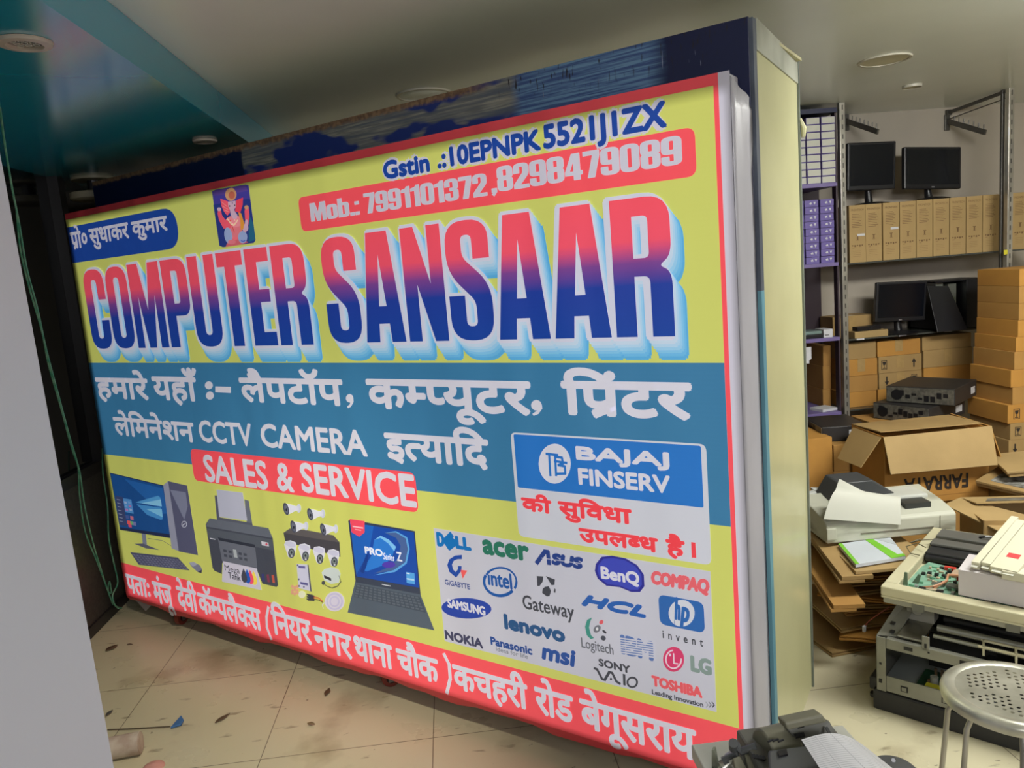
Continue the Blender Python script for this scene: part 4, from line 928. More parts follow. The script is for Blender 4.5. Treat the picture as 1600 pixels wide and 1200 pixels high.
# open computer tower, lying-forward side panel
x0_, x1_, z0_, z1_ = px_rect(1462, 437, 1547, 512, 4.16)
t = thing('computer_tower', 'open black computer tower with bare metal inside, on the middle shelf', 'computer', (0, 0, 0))
b = MB(); W = x1_ - x0_; xm = x0_ + W * .52
b.b2(x0_, xm, 4.40, 4.42, ZM, z1_); b.b2(x0_, xm, 4.17, 4.42, ZM, ZM + .006); b.b2(x0_, xm, 4.17, 4.42, z1_ - .006, z1_); b.b2(x0_, x0_ + .006, 4.17, 4.42, ZM, z1_)
b.build('case', blackp, t)
b = MB(); b.b2(xm, x1_, 4.14, 4.42, ZM, z1_); fr = b.build('front_panel', blackp, t, bevel=.004)
b = MB(); b.b2(x1_ - .045, x1_ - .033, 4.1385, 4.14, ZM + .15, ZM + .21); b.b2(x1_ - .04, x1_ - .018, 4.1385, 4.14, ZM + .115, ZM + .122); b.b2(x1_ - .04, x1_ - .03, 4.1385, 4.14, ZM + .012, ZM + .022); b.build('badges', label_w, fr)
b = MB(); b.b2(xm - .07, xm - .02, 4.20, 4.39, ZM + .10, z1_ - .02); b.b2(xm - .10, xm - .07, 4.18, 4.20, ZM + .10, ZM + .23); b.b2(x0_ + .02, xm - .1, 4.2, 4.39, z1_ - .07, z1_ - .01); b.build('metal_cage', mat('zinc', (150, 154, 144), rough=.35, metal=.7), t)
b = MB(); b.b2(xm - .055, xm - .028, 4.196, 4.2, ZM + .11, ZM + .18); b.build('board', mat('grey_green_board', (110, 120, 96), rough=.5), t)
b = MB()
random.seed(5)
for i in range(7):
    p0 = Vector((xm - .03 - random.random() * .05, 4.19, ZM + .02 + random.random() * .08)); b.tube([p0, p0 + Vector((.02, -.01, .02)), p0 + Vector((.03, .0, -.012))], .0022, 5)
b.build('cables', mat('cable_grey', (170, 170, 172), rough=.5), t)
q = [at_y(*p) for p in ((1449, 447, 4.15), (1482, 447, 4.15), (1512, 506, 4.06), (1465, 509, 4.06))]
b = MB(); zz = ZM + .004; q[2].z = zz; q[3].z = zz; b.slab([q[3], q[2], q[1], q[0]], .008); tag(b.build('case_panel', blackp, bevel=.001), 'black side panel leaning against the open computer tower', 'panel')

def carton(name, label, x0, x1, z0, z1, y0, d, m_, group=None, tape=False, sym=None, cat='box', rz=0.0):
    cx, cy = (x0 + x1) / 2, y0 + d / 2
    t = thing(name, label, cat, (cx, cy, z0), rz, group); w = x1 - x0; h = z1 - z0
    b = MB(); b.b2(-w / 2, w / 2, -d / 2, d / 2, 0, h); b.build('carton', m_, t, bevel=.002)
    if tape:
        b = MB(); b.b2(-.022, .022, -d / 2 - .0008, -d / 2 + .001, h * .25, h); b.b2(-.022, .022, -d / 2, d / 2, h, h + .0006); b.build('tape', clear_tape, t)
    if sym:
        b = MB()
        for k, fx in sym:
            X = -w / 2 + w * fx; s = h * .55; zb_ = h * .22; y = -d / 2 - .0008
            if k == 'up': b.add([(X - .004, y, zb_), (X + .004, y, zb_), (X + .004, y, zb_ + s * .6), (X + .013, y, zb_ + s * .55), (X, y, zb_ + s), (X - .013, y, zb_ + s * .55), (X - .004, y, zb_ + s * .6)], [(0, 1, 2, 6), (3, 4, 5)])
            if k == 'down': b.add([(X - .004, y, zb_ + s), (X + .004, y, zb_ + s), (X + .004, y, zb_ + s * .4), (X + .013, y, zb_ + s * .45), (X, y, zb_), (X - .013, y, zb_ + s * .45), (X - .004, y, zb_ + s * .4)], [(0, 1, 2, 6), (3, 4, 5)])
            if k == 'glass':
                w2 = .017
                b.b2(X - w2, X + w2, y, y + .0005, zb_, zb_ + .003); b.b2(X - w2, X + w2, y, y + .0005, zb_ + s - .003, zb_ + s); b.b2(X - w2, X - w2 + .003, y, y + .0005, zb_, zb_ + s); b.b2(X + w2 - .003, X + w2, y, y + .0005, zb_, zb_ + s)
                b.add([(X - .011, y, zb_ + s * .85), (X + .011, y, zb_ + s * .85), (X + .007, y, zb_ + s * .5), (X - .007, y, zb_ + s * .5)], [(0, 1, 2, 3)]); b.b2(X - .0015, X + .0015, y, y + .0005, zb_ + s * .15, zb_ + s * .5); b.b2(X - .009, X + .009, y, y + .0005, zb_ + s * .12, zb_ + s * .2)
        b.build('handling_marks', black_print, t)
    return t
def stack(px0, px1, ys, Y, d, specs, group, zbase=None, jit=.004):
    """cartons one on another between photo rows, bottom one on zbase"""
    x0, x1 = px_rect(px0, ys[0], px1, ys[-1], Y)[:2]; xm = (px0 + px1) / 2
    zs = [at_y(xm, y, Y).z for y in ys]
    if zbase is not None: zs[-1] = zbase
    for i, (lab, mi, tp, sy) in enumerate(specs):
        j = jit * ((i * 7) % 3 - 1)
        carton('cardboard_carton', lab, x0 + j, x1 + j, zs[i + 1] + .0005, zs[i], Y + abs(j), d, kraft[mi], group, tp, sy)
YC = 4.17
gs = 'cartons under the middle shelf'
stack(1321, 1371, (535, 561, 587, 612, 640), YC, .24, [
    ('amber carton right of the left post, topmost of its column', 1, False, None), ('amber carton right of the left post, second from top', 2, True, None),
    ('amber carton right of the left post, third from top', 0, False, None), ('amber carton right of the left post, bottom on the glass shelf', 2, False, None)], gs, ZL)
stack(1373, 1440, (531, 555, 581, 606, 640), YC, .24, [
    ('orange flat carton at the top of the middle column under the monitor', 2, True, None), ('tan carton with glass symbol left and up arrow right', 1, True, [('glass', .13), ('up', .82)]),
    ('tan carton with down arrow left and glass symbol right', 1, True, [('down', .18), ('glass', .82)]), ('amber carton at the foot of the middle column', 2, False, None)], gs, ZL)
stack(1443, 1519, (523, 545, 572, 598, 640), YC + .005, .24, [
    ('plain tan carton on top of the right column below the tower', 1, False, None), ('plain tan carton second from top in the right column', 1, True, None),
    ('bright orange carton third from top in the right column', 2, False, None), ('orange carton at the foot of the right column, behind the desktop computers', 2, False, None)], gs, ZL)
# things on the middle shelf, left
x0_, x1_, z0_, z1_ = px_rect(1288, 494, 1364, 524, 4.26); carton('cardboard_carton', 'low tan carton behind the left post on the middle shelf', x0_ + .05, x1_, ZM, z1_, 4.26, .15, kraft[1], None, True)
x0_, x1_, z0_, z1_ = px_rect(1335, 516, 1391, 527, 4.13); carton('flat_box', 'small flat tan box on the middle shelf with a black adapter on it', x0_, x1_ - .015, ZM, ZM + .037, 4.125, .07, kraft[3])
b = MB(); b.box(((x0_ + x1_) / 2 - .01, 4.17, ZM + .037 + .013), (.15, .05, .024), rz=.12); b.b2((x0_ + x1_) / 2 - .012, (x0_ + x1_) / 2 + .008, 4.139, 4.142, ZM + .041, ZM + .052)
tag(b.build('power_adapter', blackp, bevel=.004), 'black power adapter lying on the small flat tan box', 'adapter')
# paper tags on the shelf edges
for i, (px, py, Y, lab) in enumerate(((1344, 529.5, YS, 'left'), (1410, 522.5, YS, 'middle'), (1481, 515, YS, 'right'))):
    p = at_y(px, py, Y); b = MB(); b.b2(p.x - .022, p.x + .022, Y - .0035, Y - .001, ZM - .008, ZM + .001)
    tag(b.build('price_tag', label_w), 'small white tag on the middle shelf edge, %s of three' % lab, 'tag', 'tags on the shelf edge')

# ---- purple rack behind the sign
rx1 = at_y(1310.6, 400, 4.06).x; rx0 = rx1 - .50
t = thing('display_rack', 'purple and maroon laminate rack of small boxes behind the sign', 'rack', (0, 0, 0))
b = MB(); b.b2(rx1 - .010, rx1, 4.06, 4.10, 0, 2.237); b.build('upright', maroon, t); b = MB(); b.b2(rx0, rx0 + .018, 4.06, 4.43, 0, 2.2); b.build('upright', maroon, t)
b = MB(); b.b2(rx0, at_y(1283, 460, 4.43).x, 4.43, 4.445, .0, 2.22); b.build('back_panel', maroon, t)
rz_ = []
for py in (289, 414, 531, 648):
    z = at_y(1290, py, 4.04).z; rz_.append(z + .010)
    b = MB(); b.b2(rx0 + .019, rx1 - .011, 4.04, 4.42, z - .010, z + .010); b.build('shelf', purple, t, bevel=.002)
b = MB(); b.b2(rx0, rx1, 4.05, 4.43, 2.238, 2.262); b.build('top', mat('navy_top', (30, 34, 66), rough=.5), t)
def small_box(name, w, h, d, body, face):
    t = thing(name, '', 'box')
    b = MB(); b.b2(0, w, 0, d, 0, h); b.build('sleeve', body, t)
    if face == 'white':
        b = MB(); b.b2(.002, w - .0015, -.0012, 0, .003, h - .002); b.build('end_face', white_box_m, t)
    else:
        b = MB(); k = w / .08
        b.add([(.026 * k, -.0008, h * .5), (.038 * k, -.0008, h * .72), (.036 * k, -.0008, h * .3)], [(0, 1, 2)]); b.add([(.04 * k, -.0008, h * .72), (.044 * k, -.0008, h * .3), (.036 * k, -.0008, h * .5)], [(0, 1, 2)])
        b.add([(.052 * k, -.0008, h * .72), (.066 * k, -.0008, h * .72), (.059 * k, -.0008, h * .28)], [(0, 2, 1)])
        b.build('emblem', label_w, t)
    return t
names = ['top', 'second', 'third', 'fourth', 'fifth', 'sixth', 'seventh', 'eighth', 'bottom']
def grid(kind, face, cols, ytop, ybot, zb_, n, cn, first=True):
    zt__ = at_y(1285, ytop, 4.05).z; h = (zt__ - zb_) / n
    src = None
    for ci, (pa, pb) in enumerate(cols):
        xa_ = at_y(pa, 300, 4.05).x; xb_ = at_y(pb, 300, 4.05).x
        for r in range(n):
            if face == 'white' and ci == 0 and r == n - 1: continue
            nm = names[n - 1 - r]
            lab = '%s box, %s in the %s column of the purple rack' % (kind, {'top': 'topmost', 'bottom': 'bottom one'}.get(nm, nm + ' from top'), cn[ci])
            lc = (xa_ + .001, 4.05 + .002 * ((r * 5 + ci) % 3), zb_ + r * h + .0004)
            if src is None:
                src = small_box('small_box', xb_ - xa_ - .003, h - .002, .20, purple_box, face); src.location = lc; src['label'] = lab; src['group'] = '%s boxes in the purple rack' % kind
            else: dup(src, lc, 0, lab)
grid('small white-ended', 'white', [(1239, 1261), (1262, 1284), (1285, 1305)], 182, 288, rz_[0], 9, ['left', 'middle', 'right'])
grid('small purple', 'purple', [(1234, 1256), (1257, 1280), (1281, 1304)], 311, 413, rz_[1], 9, ['left', 'middle', 'right'])
b = MB(); x = at_y(1287, 520, 4.06).x; x2 = at_y(1301, 520, 4.06).x; b.b2(x, x2, 4.06, 4.16, rz_[2], rz_[2] + .045); b.b2(x + .008, x + .03, 4.0585, 4.06, rz_[2] + .012, rz_[2] + .016, 1); tag(b.build('small_white_box', [label_w, black_print]), 'little white box at the right end of the third rack shelf', 'box')
x = at_y(1254, 520, 4.06).x; x2 = at_y(1286, 520, 4.06).x
b = MB(); b.b2(x, x2, 4.06, 4.18, rz_[2], rz_[2] + .022); tag(b.build('black_case', blackp, bevel=.003), 'flat black case on the third rack shelf', 'case')
b = MB(); b.b2(x, x2 - .004, 4.065, 4.18, rz_[2] + .0225, rz_[2] + .040); tag(b.build('pale_case', mat('pale_teal_plastic', (120, 140, 136), rough=.25), bevel=.003), 'pale teal case lying on the flat black case', 'case')
b = MB(); b.box((at_y(1290, 645, 4.1).x, 4.12, rz_[3] + .008), (.11, .10, .014), rz=.3); tag(b.build('paper_stack', label_w), 'white paper pad on the lowest rack shelf', 'paper')
for i, (ya, yb_) in enumerate(((540, 572), (572, 608), (608, 640))):
    q = px_rect(1286, ya, 1306, yb_, 4.2); z0_ = q[2] if i < 2 else rz_[3]
    carton('cardboard_carton', ('brown carton behind the post above the lowest rack shelf, top one', 'brown carton behind the post above the lowest rack shelf, middle one', 'brown carton behind the post standing on the lowest rack shelf')[i], q[0] - .0, q[1] - .03, z0_ + .0005, q[3], 4.2, .2, kraft[0], 'cartons at the right of the rack')
q = at_y(1263, 555, 4.05); b = MB()
b.add([(q.x - .03, 4.045, q.z + .045), (q.x + .015, 4.045, q.z + .045), (q.x + .015, 4.045, q.z - .02), (q.x + .002, 4.045, q.z - .03), (q.x + .002, 4.045, q.z - .045), (q.x - .03, 4.045, q.z - .045)], [(0, 1, 2, 3, 4, 5)])
o = b.build('paper_label', label_w); sol = o.modifiers.new('t', 'SOLIDIFY'); sol.thickness = .001; tag(o, 'torn white paper with holes hanging under the rack shelf', 'paper')

# ---- waterfall hanging arms and ceiling brace on the wall
def hook_arm(label, p0, p1):
    a = at_y(*p0, YB - .004); e = at_y(*p1, YB - .30)
    t = thing('hook_rail', label, 'hook rail', a, 0, 'sloping display arms on the back wall')
    d = e - a
    b = MB(); b.box((0, -.004, -.01), (.03, .010, .09)); b.build('wall_plate', dark_steel, t, bevel=.002)
    b = MB(); n = d.normalized(); Rm = n.to_track_quat('X', 'Z').to_matrix(); b.box(d / 2, (d.length, .012, .028), M=Rm); b.build('bar', dark_steel, t, bevel=.002)
    for i in range(7):
        c = d * (.2 + i * .125); b = MB(); b.cyl(c + Vector((0, 0, .01)), c + Vector((0, -.004, .040)), .003, 8); b.build('pin', dark_steel, t)
    return t
hook_arm('sloping steel arm with pins on the wall above the left screen', (1322, 189), (1372, 206))
hook_arm('sloping steel arm with pins on the wall near the right post', (1479, 189), (1540, 207))
a = at_y(1482, 171, YB - .01); e = at_y(1572, 141, 4.0); e.z = min(e.z, ZC - .012); a.z = min(a.z, ZC - .03)
b = MB(); b.tube([a, e], .010, 8); b.box(a, (.03, .02, .03)); b.tube([a + Vector((.01, 0, -.035)), e + Vector((0, 0, -.035))], .003, 6); tag(b.build('ceiling_brace', dark_steel), 'steel brace running under the ceiling to the right post', 'bracket')

# ---- flush ceiling fittings and soffit lights
def ring_plate(label, px, py, r, m_, thick=.006, nm='ceiling_plate'):
    c = at_z(px, py, ZC); t = thing(nm, label, 'ceiling fitting', (c.x, c.y, ZC - .0005), 0)
    b = MB(); b.lathe([(0, -thick * .5), (r * .86, -thick * .5), (r * .88, -thick * .2)], n=40); b.build('disc', m_, t, smooth=True)
    b = MB(); b.lathe([(r * .88, 0), (r * .88, -thick), (r * .97, -thick), (r, 0)], n=40); b.build('rim', mat('pale_rim', (190, 186, 172), rough=.4), t, smooth=True)
    return t
disc_m = mat('cream_disc', (200, 196, 170), rough=.5)
ring_plate('flush round panel in the ceiling above the middle of the sign', 662, 147, .115, ceil_m)
ring_plate('unlit round panel light in the ceiling right of the sign', 1382, 93, .105, disc_m)
ring_plate('small unlit spotlight in the ceiling before the shelves', 1425, 133, .045, disc_m, .012)
def downlight(label, px, py, r):
    c = at_z(px, py, SFZ); t = thing('downlight', label, 'downlight', (c.x, c.y, SFZ - .0005), 0, 'downlights in the turquoise soffit')
    b = MB(); b.lathe([(r * .62, -.002), (r * .66, -.010), (r * .95, -.008), (r, 0)], n=40); b.build('rim', mat('cream_rim', (196, 184, 170), rough=.35), t, smooth=True)
    b = MB(); b.lathe([(0, -.001), (r * .62, -.002)], n=32); b.build('lens', mat('silver_lens', (170, 170, 170), rough=.08, metal=.9), t)
    b = MB()
    for i in range(3):
        for j in range(3): b.lathe([(r * .10, -.0032), (r * .11, -.0045), (r * .13, -.0032)], c=((i - 1) * r * .3, (j - 1) * r * .3, 0), n=14)
    b.build('led_rings', mat('led_ring', (200, 200, 196), rough=.3), t)
downlight('round downlight in the turquoise soffit near the camera', 38, 65, .060)
downlight('small round downlight in the turquoise soffit above the sign', 320, 219, .048)
c = at_z(150, 308, 2.075)
t = thing('drum_lamp', 'cream drum lamp hanging close under the soffit behind the sign', 'lamp', (max(c.x, -1.69), c.y, 2.06))
b = MB(); b.lathe([(0, .0), (.105, .0), (.115, .006), (.115, .034), (.105, .038), (0, .038)], n=36); b.build('drum', mat('cream_plastic', (176, 168, 142), rough=.4), t, smooth=True)
b = MB(); b.cyl((0, 0, .038), (0, 0, SFZ - 2.06 - .008), .03, 14); b.build('stem', blackp, t)
b = MB(); b.lathe([(0, SFZ - 2.06 - .014), (.10, SFZ - 2.06 - .012), (.10, SFZ - 2.06)], n=36); b.build('ceiling_rose', mat('cream_plastic', (176, 168, 142)), t, smooth=True)
# ================================================================ things on the floor, right aisle
rng = random.Random(11)
# desktop computers on a carton behind the open fan box
x0_, x1_, z0_, z1_ = px_rect(1385, 662, 1512, 760, 3.62)
carton('cardboard_carton', 'amber carton on the floor carrying the two desktop computers, behind the open fan box', x0_, x1_, 0, z1_, 3.62, .34, kraft[0])
def sff(label, c, rz, w=.34, d=.36, h=.085, tower='x'):
    t = thing('desktop_computer', label, 'computer', c, rz, 'slim black desktop computers')
    b = MB(); b.b2(-w / 2, w / 2, -d / 2, d / 2, 0, h); b.build('case', mat('charcoal_case', (46, 44, 44), rough=.45, var=.2, vscale=12), t, bevel=.003)
    b = MB(); b.b2(-w / 2 - .003, -w / 2, -d / 2 + .004, d / 2 - .004, .004, h - .004); bp = b.build('back_plate', mat('port_plate', (128, 126, 116), rough=.4, metal=.5, rgb2=(96, 94, 88), vscale=50), t)
    b = MB()
    for i in range(9):
        y = -d / 2 + .03 + i * (d - .06) / 9; hh = rng.choice((.012, .02, .03)); zz = .012 + rng.random() * (h - hh - .024)
        b.b2(-w / 2 - .0045, -w / 2 - .003, y, y + .022, zz, zz + hh)
    b.cyl((-w / 2 - .003, d / 2 - .055, h / 2), (-w / 2 - .005, d / 2 - .055, h / 2), .028, 14); b.build('ports', blackp, bp)
    b = MB(); b.b2(w / 2 - .09, w / 2 - .03, -d / 2 - .001, -d / 2, .02, .055); b.build('sticker', label_w, t)
    return t
zc_ = z1_
c = at_y(1441, 655, 3.80)
sff('slim black desktop computer under the other one, on the amber carton', (c.x - .02, 3.80, zc_ + .001), radians(28), .34, .30, .085)
sff('slim black desktop computer on top of the two, white sticker on its side', (c.x + .05, 3.80, zc_ + .088), radians(38), .33, .33, .085)
# cartons left of the fan box with a black computer on top
x0_, x1_, z0_, z1_ = px_rect(1302, 692, 1384, 770, 3.54)
zz = [0, z1_ * .26, z1_ * .52, z1_ * .77, z1_]
for i, lab in enumerate(('lowest brown carton of the pile left of the fan box', 'second brown carton from the floor, left of the fan box', 'third brown carton from the floor, left of the fan box', 'topmost brown carton of that pile, black computer lying on it')):
    carton('cardboard_carton', lab, x0_ + .004 * (i % 2), x1_ - .09, zz[i] + .0005, zz[i + 1], 3.54, .34, kraft[(0, 1, 0, 0)[i]], 'pile left of the fan box')
sff('slim black desktop computer lying alone on the brown cartons left of the fan box', ((x0_ + x1_) / 2 - .02, 3.74, z1_ + .001), radians(-8), .22, .28, .075)
x0_, x1_, z0_, z1_ = px_rect(1232, 686, 1301, 770, 3.54)
for i, lab in enumerate(('lower amber carton beside the edge of the sign', 'upper amber carton beside the edge of the sign')):
    carton('cardboard_carton', lab, x0_, x1_, z1_ * i / 2 + .0005, z1_ * (i + 1) / 2, 3.54, .30, kraft[2 if i else 0], 'amber cartons beside the sign')

# open fan carton with flaps
def sheet_grid(b, f, nu, nv, th, mi=0):
    """bent sheet of thickness th: f(u,v) -> point"""
    P = [[Vector(f(i / nu, j / nv)) for i in range(nu + 1)] for j in range(nv + 1)]
    top = []; bot = []
    for j in range(nv + 1):
        for i in range(nu + 1):
            du = P[j][min(i + 1, nu)] - P[j][max(i - 1, 0)]; dv = P[min(j + 1, nv)][i] - P[max(j - 1, 0)][i]
            n = du.cross(dv).normalized(); top.append(P[j][i] + n * th / 2); bot.append(P[j][i] - n * th / 2)
    N_ = len(top); W_ = nu + 1; fs = []
    for j in range(nv):
        for i in range(nu):
            a = j * W_ + i; fs += [(a, a + 1, a + W_ + 1, a + W_), (N_ + a + W_, N_ + a + W_ + 1, N_ + a + 1, N_ + a)]
    for i in range(nu):
        fs += [(N_ + i, N_ + i + 1, i + 1, i), (nv * W_ + i, nv * W_ + i + 1, N_ + nv * W_ + i + 1, N_ + nv * W_ + i)]
    for j in range(nv):
        fs += [(j * W_, (j + 1) * W_, N_ + (j + 1) * W_, N_ + j * W_), (N_ + j * W_ + nu, N_ + (j + 1) * W_ + nu, (j + 1) * W_ + nu, j * W_ + nu)]
    b.add(top + bot, fs, mi)
YFN = 3.22
fx0, fx1, fz0, fz1 = px_rect(1382, 676, 1543, 786, YFN)
W = fx1 - fx0; D = .29; H0 = at_y(1460, 784, YFN).z; H = at_y(1385, 683, YFN).z - H0
t = thing('fan_carton', 'large open cardboard carton with hanging flaps and an upside-down black printed name', 'box', (fx0, YFN, H0), radians(-1.0))
carton('cardboard_carton', 'amber carton hidden under the open fan carton', fx0 + .02, fx1 + .03, 0, H0 - .0005, YFN + .01, .30, kraft[0])
b = MB(); th = .005
b.b2(0, W, 0, th, 0, H); b.b2(0, W, D - th, D, 0, H); b.b2(0, th, th, D - th, 0, H); b.b2(W - th, W, th, D - th, 0, H); b.b2(th, W - th, th, D - th, 0, th)
b.b2(th, W - th, th, D - th, H - .03, H - .025)
b.build('carton', kraft[2], t, bevel=.001)
b = MB(); f1 = at_y(1392, 738, YFN - .06) - t.location; f2 = at_y(1557, 727, YFN - .06) - t.location
b.slab([(f1.x, -.062, H - .155), (f2.x, -.062, H - .160), (W + .012, -.001, H + .006), (-.004, -.001, H + .002)], .005); b.build('front_flap', kraft[3], t, bevel=.001)
b = MB(); b.slab([(-.012, .0, H), (-.100, .015, H - .135), (-.125, D * .62, H - .13), (-.04, D * .66, H + .01)], .005); b.build('left_flap', kraft[1], t)
b = MB(); b.slab([(W + .004, 0, H + .004), (W + .006, D, H + .01), (W + .075, D * .8, H - .14), (W + .055, .0, H - .145)], .005); b.build('right_flap', kraft[0], t)
b = MB(); b.slab([(.0, D, H), (W, D, H), (W - .015, .03, H + .012), (.01, .05, H + .010)], .005); b.build('back_flap', kraft[1], t)
b = MB(); b.text('FARRATA', (W * .80, -.0015, H * .38), (-W * .62, 0, 0), (0, 0, -.068), offset=.03, lift=.0006)
o = b.build('lettering', black_print, t)
sh = W * .03
b = MB()
for i in range(26): b.b2(W * .34 + i * W * .013 + rng.uniform(0, .001), W * .34 + i * W * .013 + .0035, -.0008, 0, H * .45, H * .45 + rng.choice((.008, .012)))
b.build('small_print', mat('faint_print', (96, 66, 38), rough=.7), t)
b = MB(); b.b2(.012, W - .012, -.001, .0, .03, .0305); b.build('crease', mat('crease_dark', (120, 84, 42)), t)

# cartons stacked behind the right post
random.seed(2)
ys = [420, 447, 474, 500, 526, 549, 577, 604, 631, 660, 686, 712, 745]
lx = [1592, 1592, 1592, 1591, 1588, 1586, 1581, 1584, 1577, 1581, 1579, 1573]
YR = 3.55
zs = [at_y(1600, y, YR).z for y in ys] + [0.0]; lx.append(1573)
nm = ['topmost', 'second', 'third', 'fourth', 'fifth', 'sixth', 'seventh', 'eighth', 'ninth', 'tenth', 'eleventh', 'twelfth', 'lowest']
for i in range(len(zs) - 1):
    xl = at_y(lx[i], 500, YR).x
    carton('cardboard_carton', 'orange-brown carton in the tall pile at the right frame edge, %s%s' % (nm[i], '' if i in (0, len(zs) - 2) else ' from top'), xl, xl + .42, zs[i + 1] + .0005, zs[i], YR, .30, kraft[(2, 0, 0, 2, 2, 0, 2, 0, 2, 1, 1, 0, 0)[i]], 'tall pile at the right edge', False,
           {8: [('glass', .11)], 9: [('glass', .10)], 10: [('down', .08)]}.get(i))

# second open carton right of the fan carton
p = [at_z(*q) for q in ((1472, 790, .27), (1496, 775, .30), (1600, 770, .30), (1600, 800, .27))]
YQ = 2.62
a_ = at_y(1500, 812, YQ); HQ = .465
t = thing('cardboard_carton', 'wide low carton with a big flap folded out toward the white printer', 'box', (at_z(1500, 777, HQ).x, at_z(1500, 777, HQ).y, 0), radians(-16))
b = MB(); Wq = .55; Dq = .24
b.b2(0, Wq, -Dq, -Dq + .005, 0, HQ - .02); b.b2(0, Wq, -.005, 0, 0, HQ); b.b2(0, .005, -Dq, 0, 0, HQ - .02); b.b2(Wq - .005, Wq, -Dq, 0, 0, HQ); b.b2(.005, Wq - .005, -Dq + .005, -.005, 0, .005); b.build('carton', kraft[1], t)
b = MB(); b.slab([(-.085, -.075, HQ - .004), (.05, -.30, HQ - .05), (.24, -.20, HQ - .035), (-.002, -.004, HQ)], .005); b.build('front_flap', kraft[3], t)
b = MB(); b.slab([(.0, 0, HQ), (.0 + .03, -.09, HQ + .004), (Wq, -.09, HQ + .01), (Wq, 0, HQ + .004)], .005); b.build('back_flap', kraft[3], t)
b = MB(); b.slab([(.07, -.075, HQ + .0062), (Wq, -.075, HQ + .0122), (Wq, -.04, HQ + .0122), (.09, -.04, HQ + .0062)], .0006); b.build('grey_tape', mat('grey_tape', (120, 118, 108), rough=.4, rgb2=(90, 88, 84), vscale=30), t)
b = MB(); b.slab([(.26, -.085, HQ + .0105), (Wq - .05, -.085, HQ + .0135), (Wq - .05, -.045, HQ + .0135), (.23, -.045, HQ + .0105)], .0006); b.build('address_label', label_w, t)
# flattened cartons behind it
for i, (px, py, z, w, d, r, lab, mi) in enumerate(((1604, 742, .47, .36, .26, .5, 'flattened carton leaning behind the wide open carton, lower one', 1), (1630, 716, .545, .36, .24, -.35, 'flattened carton lying on top behind the wide open carton', 3))):
    c = at_z(px, py, z); b = MB()
    b.b2(-w / 2, w / 2, -d / 2, d / 2, -.012, .0); b.b2(-w / 2 + .01, w / 2 - .004, -d / 2 + .006, d / 2, -.03, -.013)
    t = thing('flattened_carton', lab, 'cardboard', c, r, None, (radians(4), radians(-6), r)); b.build('board', kraft[mi], t, bevel=.002)
    if i == 0: b = MB(); b.b2(-w / 2 + .03, w / 2, -d / 2 + .02, d / 2 - .05, 0, .004); b.build('plastic_wrap', mat('plastic_wrap', (170, 170, 164), rough=.12, rgb2=(90, 86, 78), vscale=26), t)
c = at_z(1590, 742, .47); carton('cardboard_carton', 'tall tan carton holding up the flattened cartons', c.x - .06, c.x + .30, 0, .425, c.y - .08, .20, kraft[1])

# pile of flattened cardboard beside the sign
base = Vector((1.86, 2.98, 0)); nS = 13
labs = ['bottom flattened cardboard sheet on the floor beside the sign', 'second sheet up in the flattened cardboard pile', 'third sheet up in the flattened cardboard pile', 'fourth sheet up in the flattened cardboard pile', 'fifth sheet up in the flattened cardboard pile', 'sixth sheet up in the flattened cardboard pile',
        'seventh sheet up in the flattened cardboard pile', 'eighth sheet up in the flattened cardboard pile', 'ninth sheet up in the flattened cardboard pile', 'tenth sheet up in the flattened cardboard pile', 'eleventh sheet up in the flattened cardboard pile', 'twelfth sheet up in the flattened cardboard pile', 'topmost sheet of the flattened cardboard pile, under the green folder']
fc = [(1318, 1021), (1345, 968), (1328, 1000), (1330, 985), (1338, 960), (1336, 948), (1292, 930), (1345, 928), (1340, 915), (1336, 905), (1322, 900), (1330, 893), (1335, 893)]
for i in range(nS):
    z = .004 + i * .0275; px, py = fc[i]
    c = at_z(px, py, z + .004); w = .30 + .05 * rng.random(); d = .34 + .06 * rng.random()
    if i == 0: w, d = .40, .40
    ang = radians((8, -14, -30, 2, -6, -22, -40, -2, -12, -18, 4, -10, -4)[i])
    sag = .018 * (i > 0); ph = rng.random() * 6
    ca, sa = cos(ang), sin(ang)
    def f(u, v, w=w, d=d, sag=sag, ph=ph, c=c, ca=ca, sa=sa, i=i):
        x = (u - .12) * w; y = v * d
        dz = -sag * (1 - u) ** 2 * .6 - (sag * .5 * (1 - v) ** 2) + .003 * sin(u * 5 + ph) * (i > 0) + sag
        return (x * ca - y * sa, x * sa + y * ca, dz)
    b = MB(); sheet_grid(b, f, 8, 6, .006); sheet_grid(b, lambda u, v: tuple(Vector(f(u * .96 + .01, v * .97 + .015)) + Vector((0, 0, .0085))), 8, 6, .005)
    t = thing('cardboard_sheet', labs[i], 'cardboard', (c.x, c.y, z), 0, 'flattened cardboard pile'); b.build('board', kraft[(1, 0, 2, 1, 0, 1, 2, 3, 1, 0, 1, 1, 3)[i]], t, smooth=False)
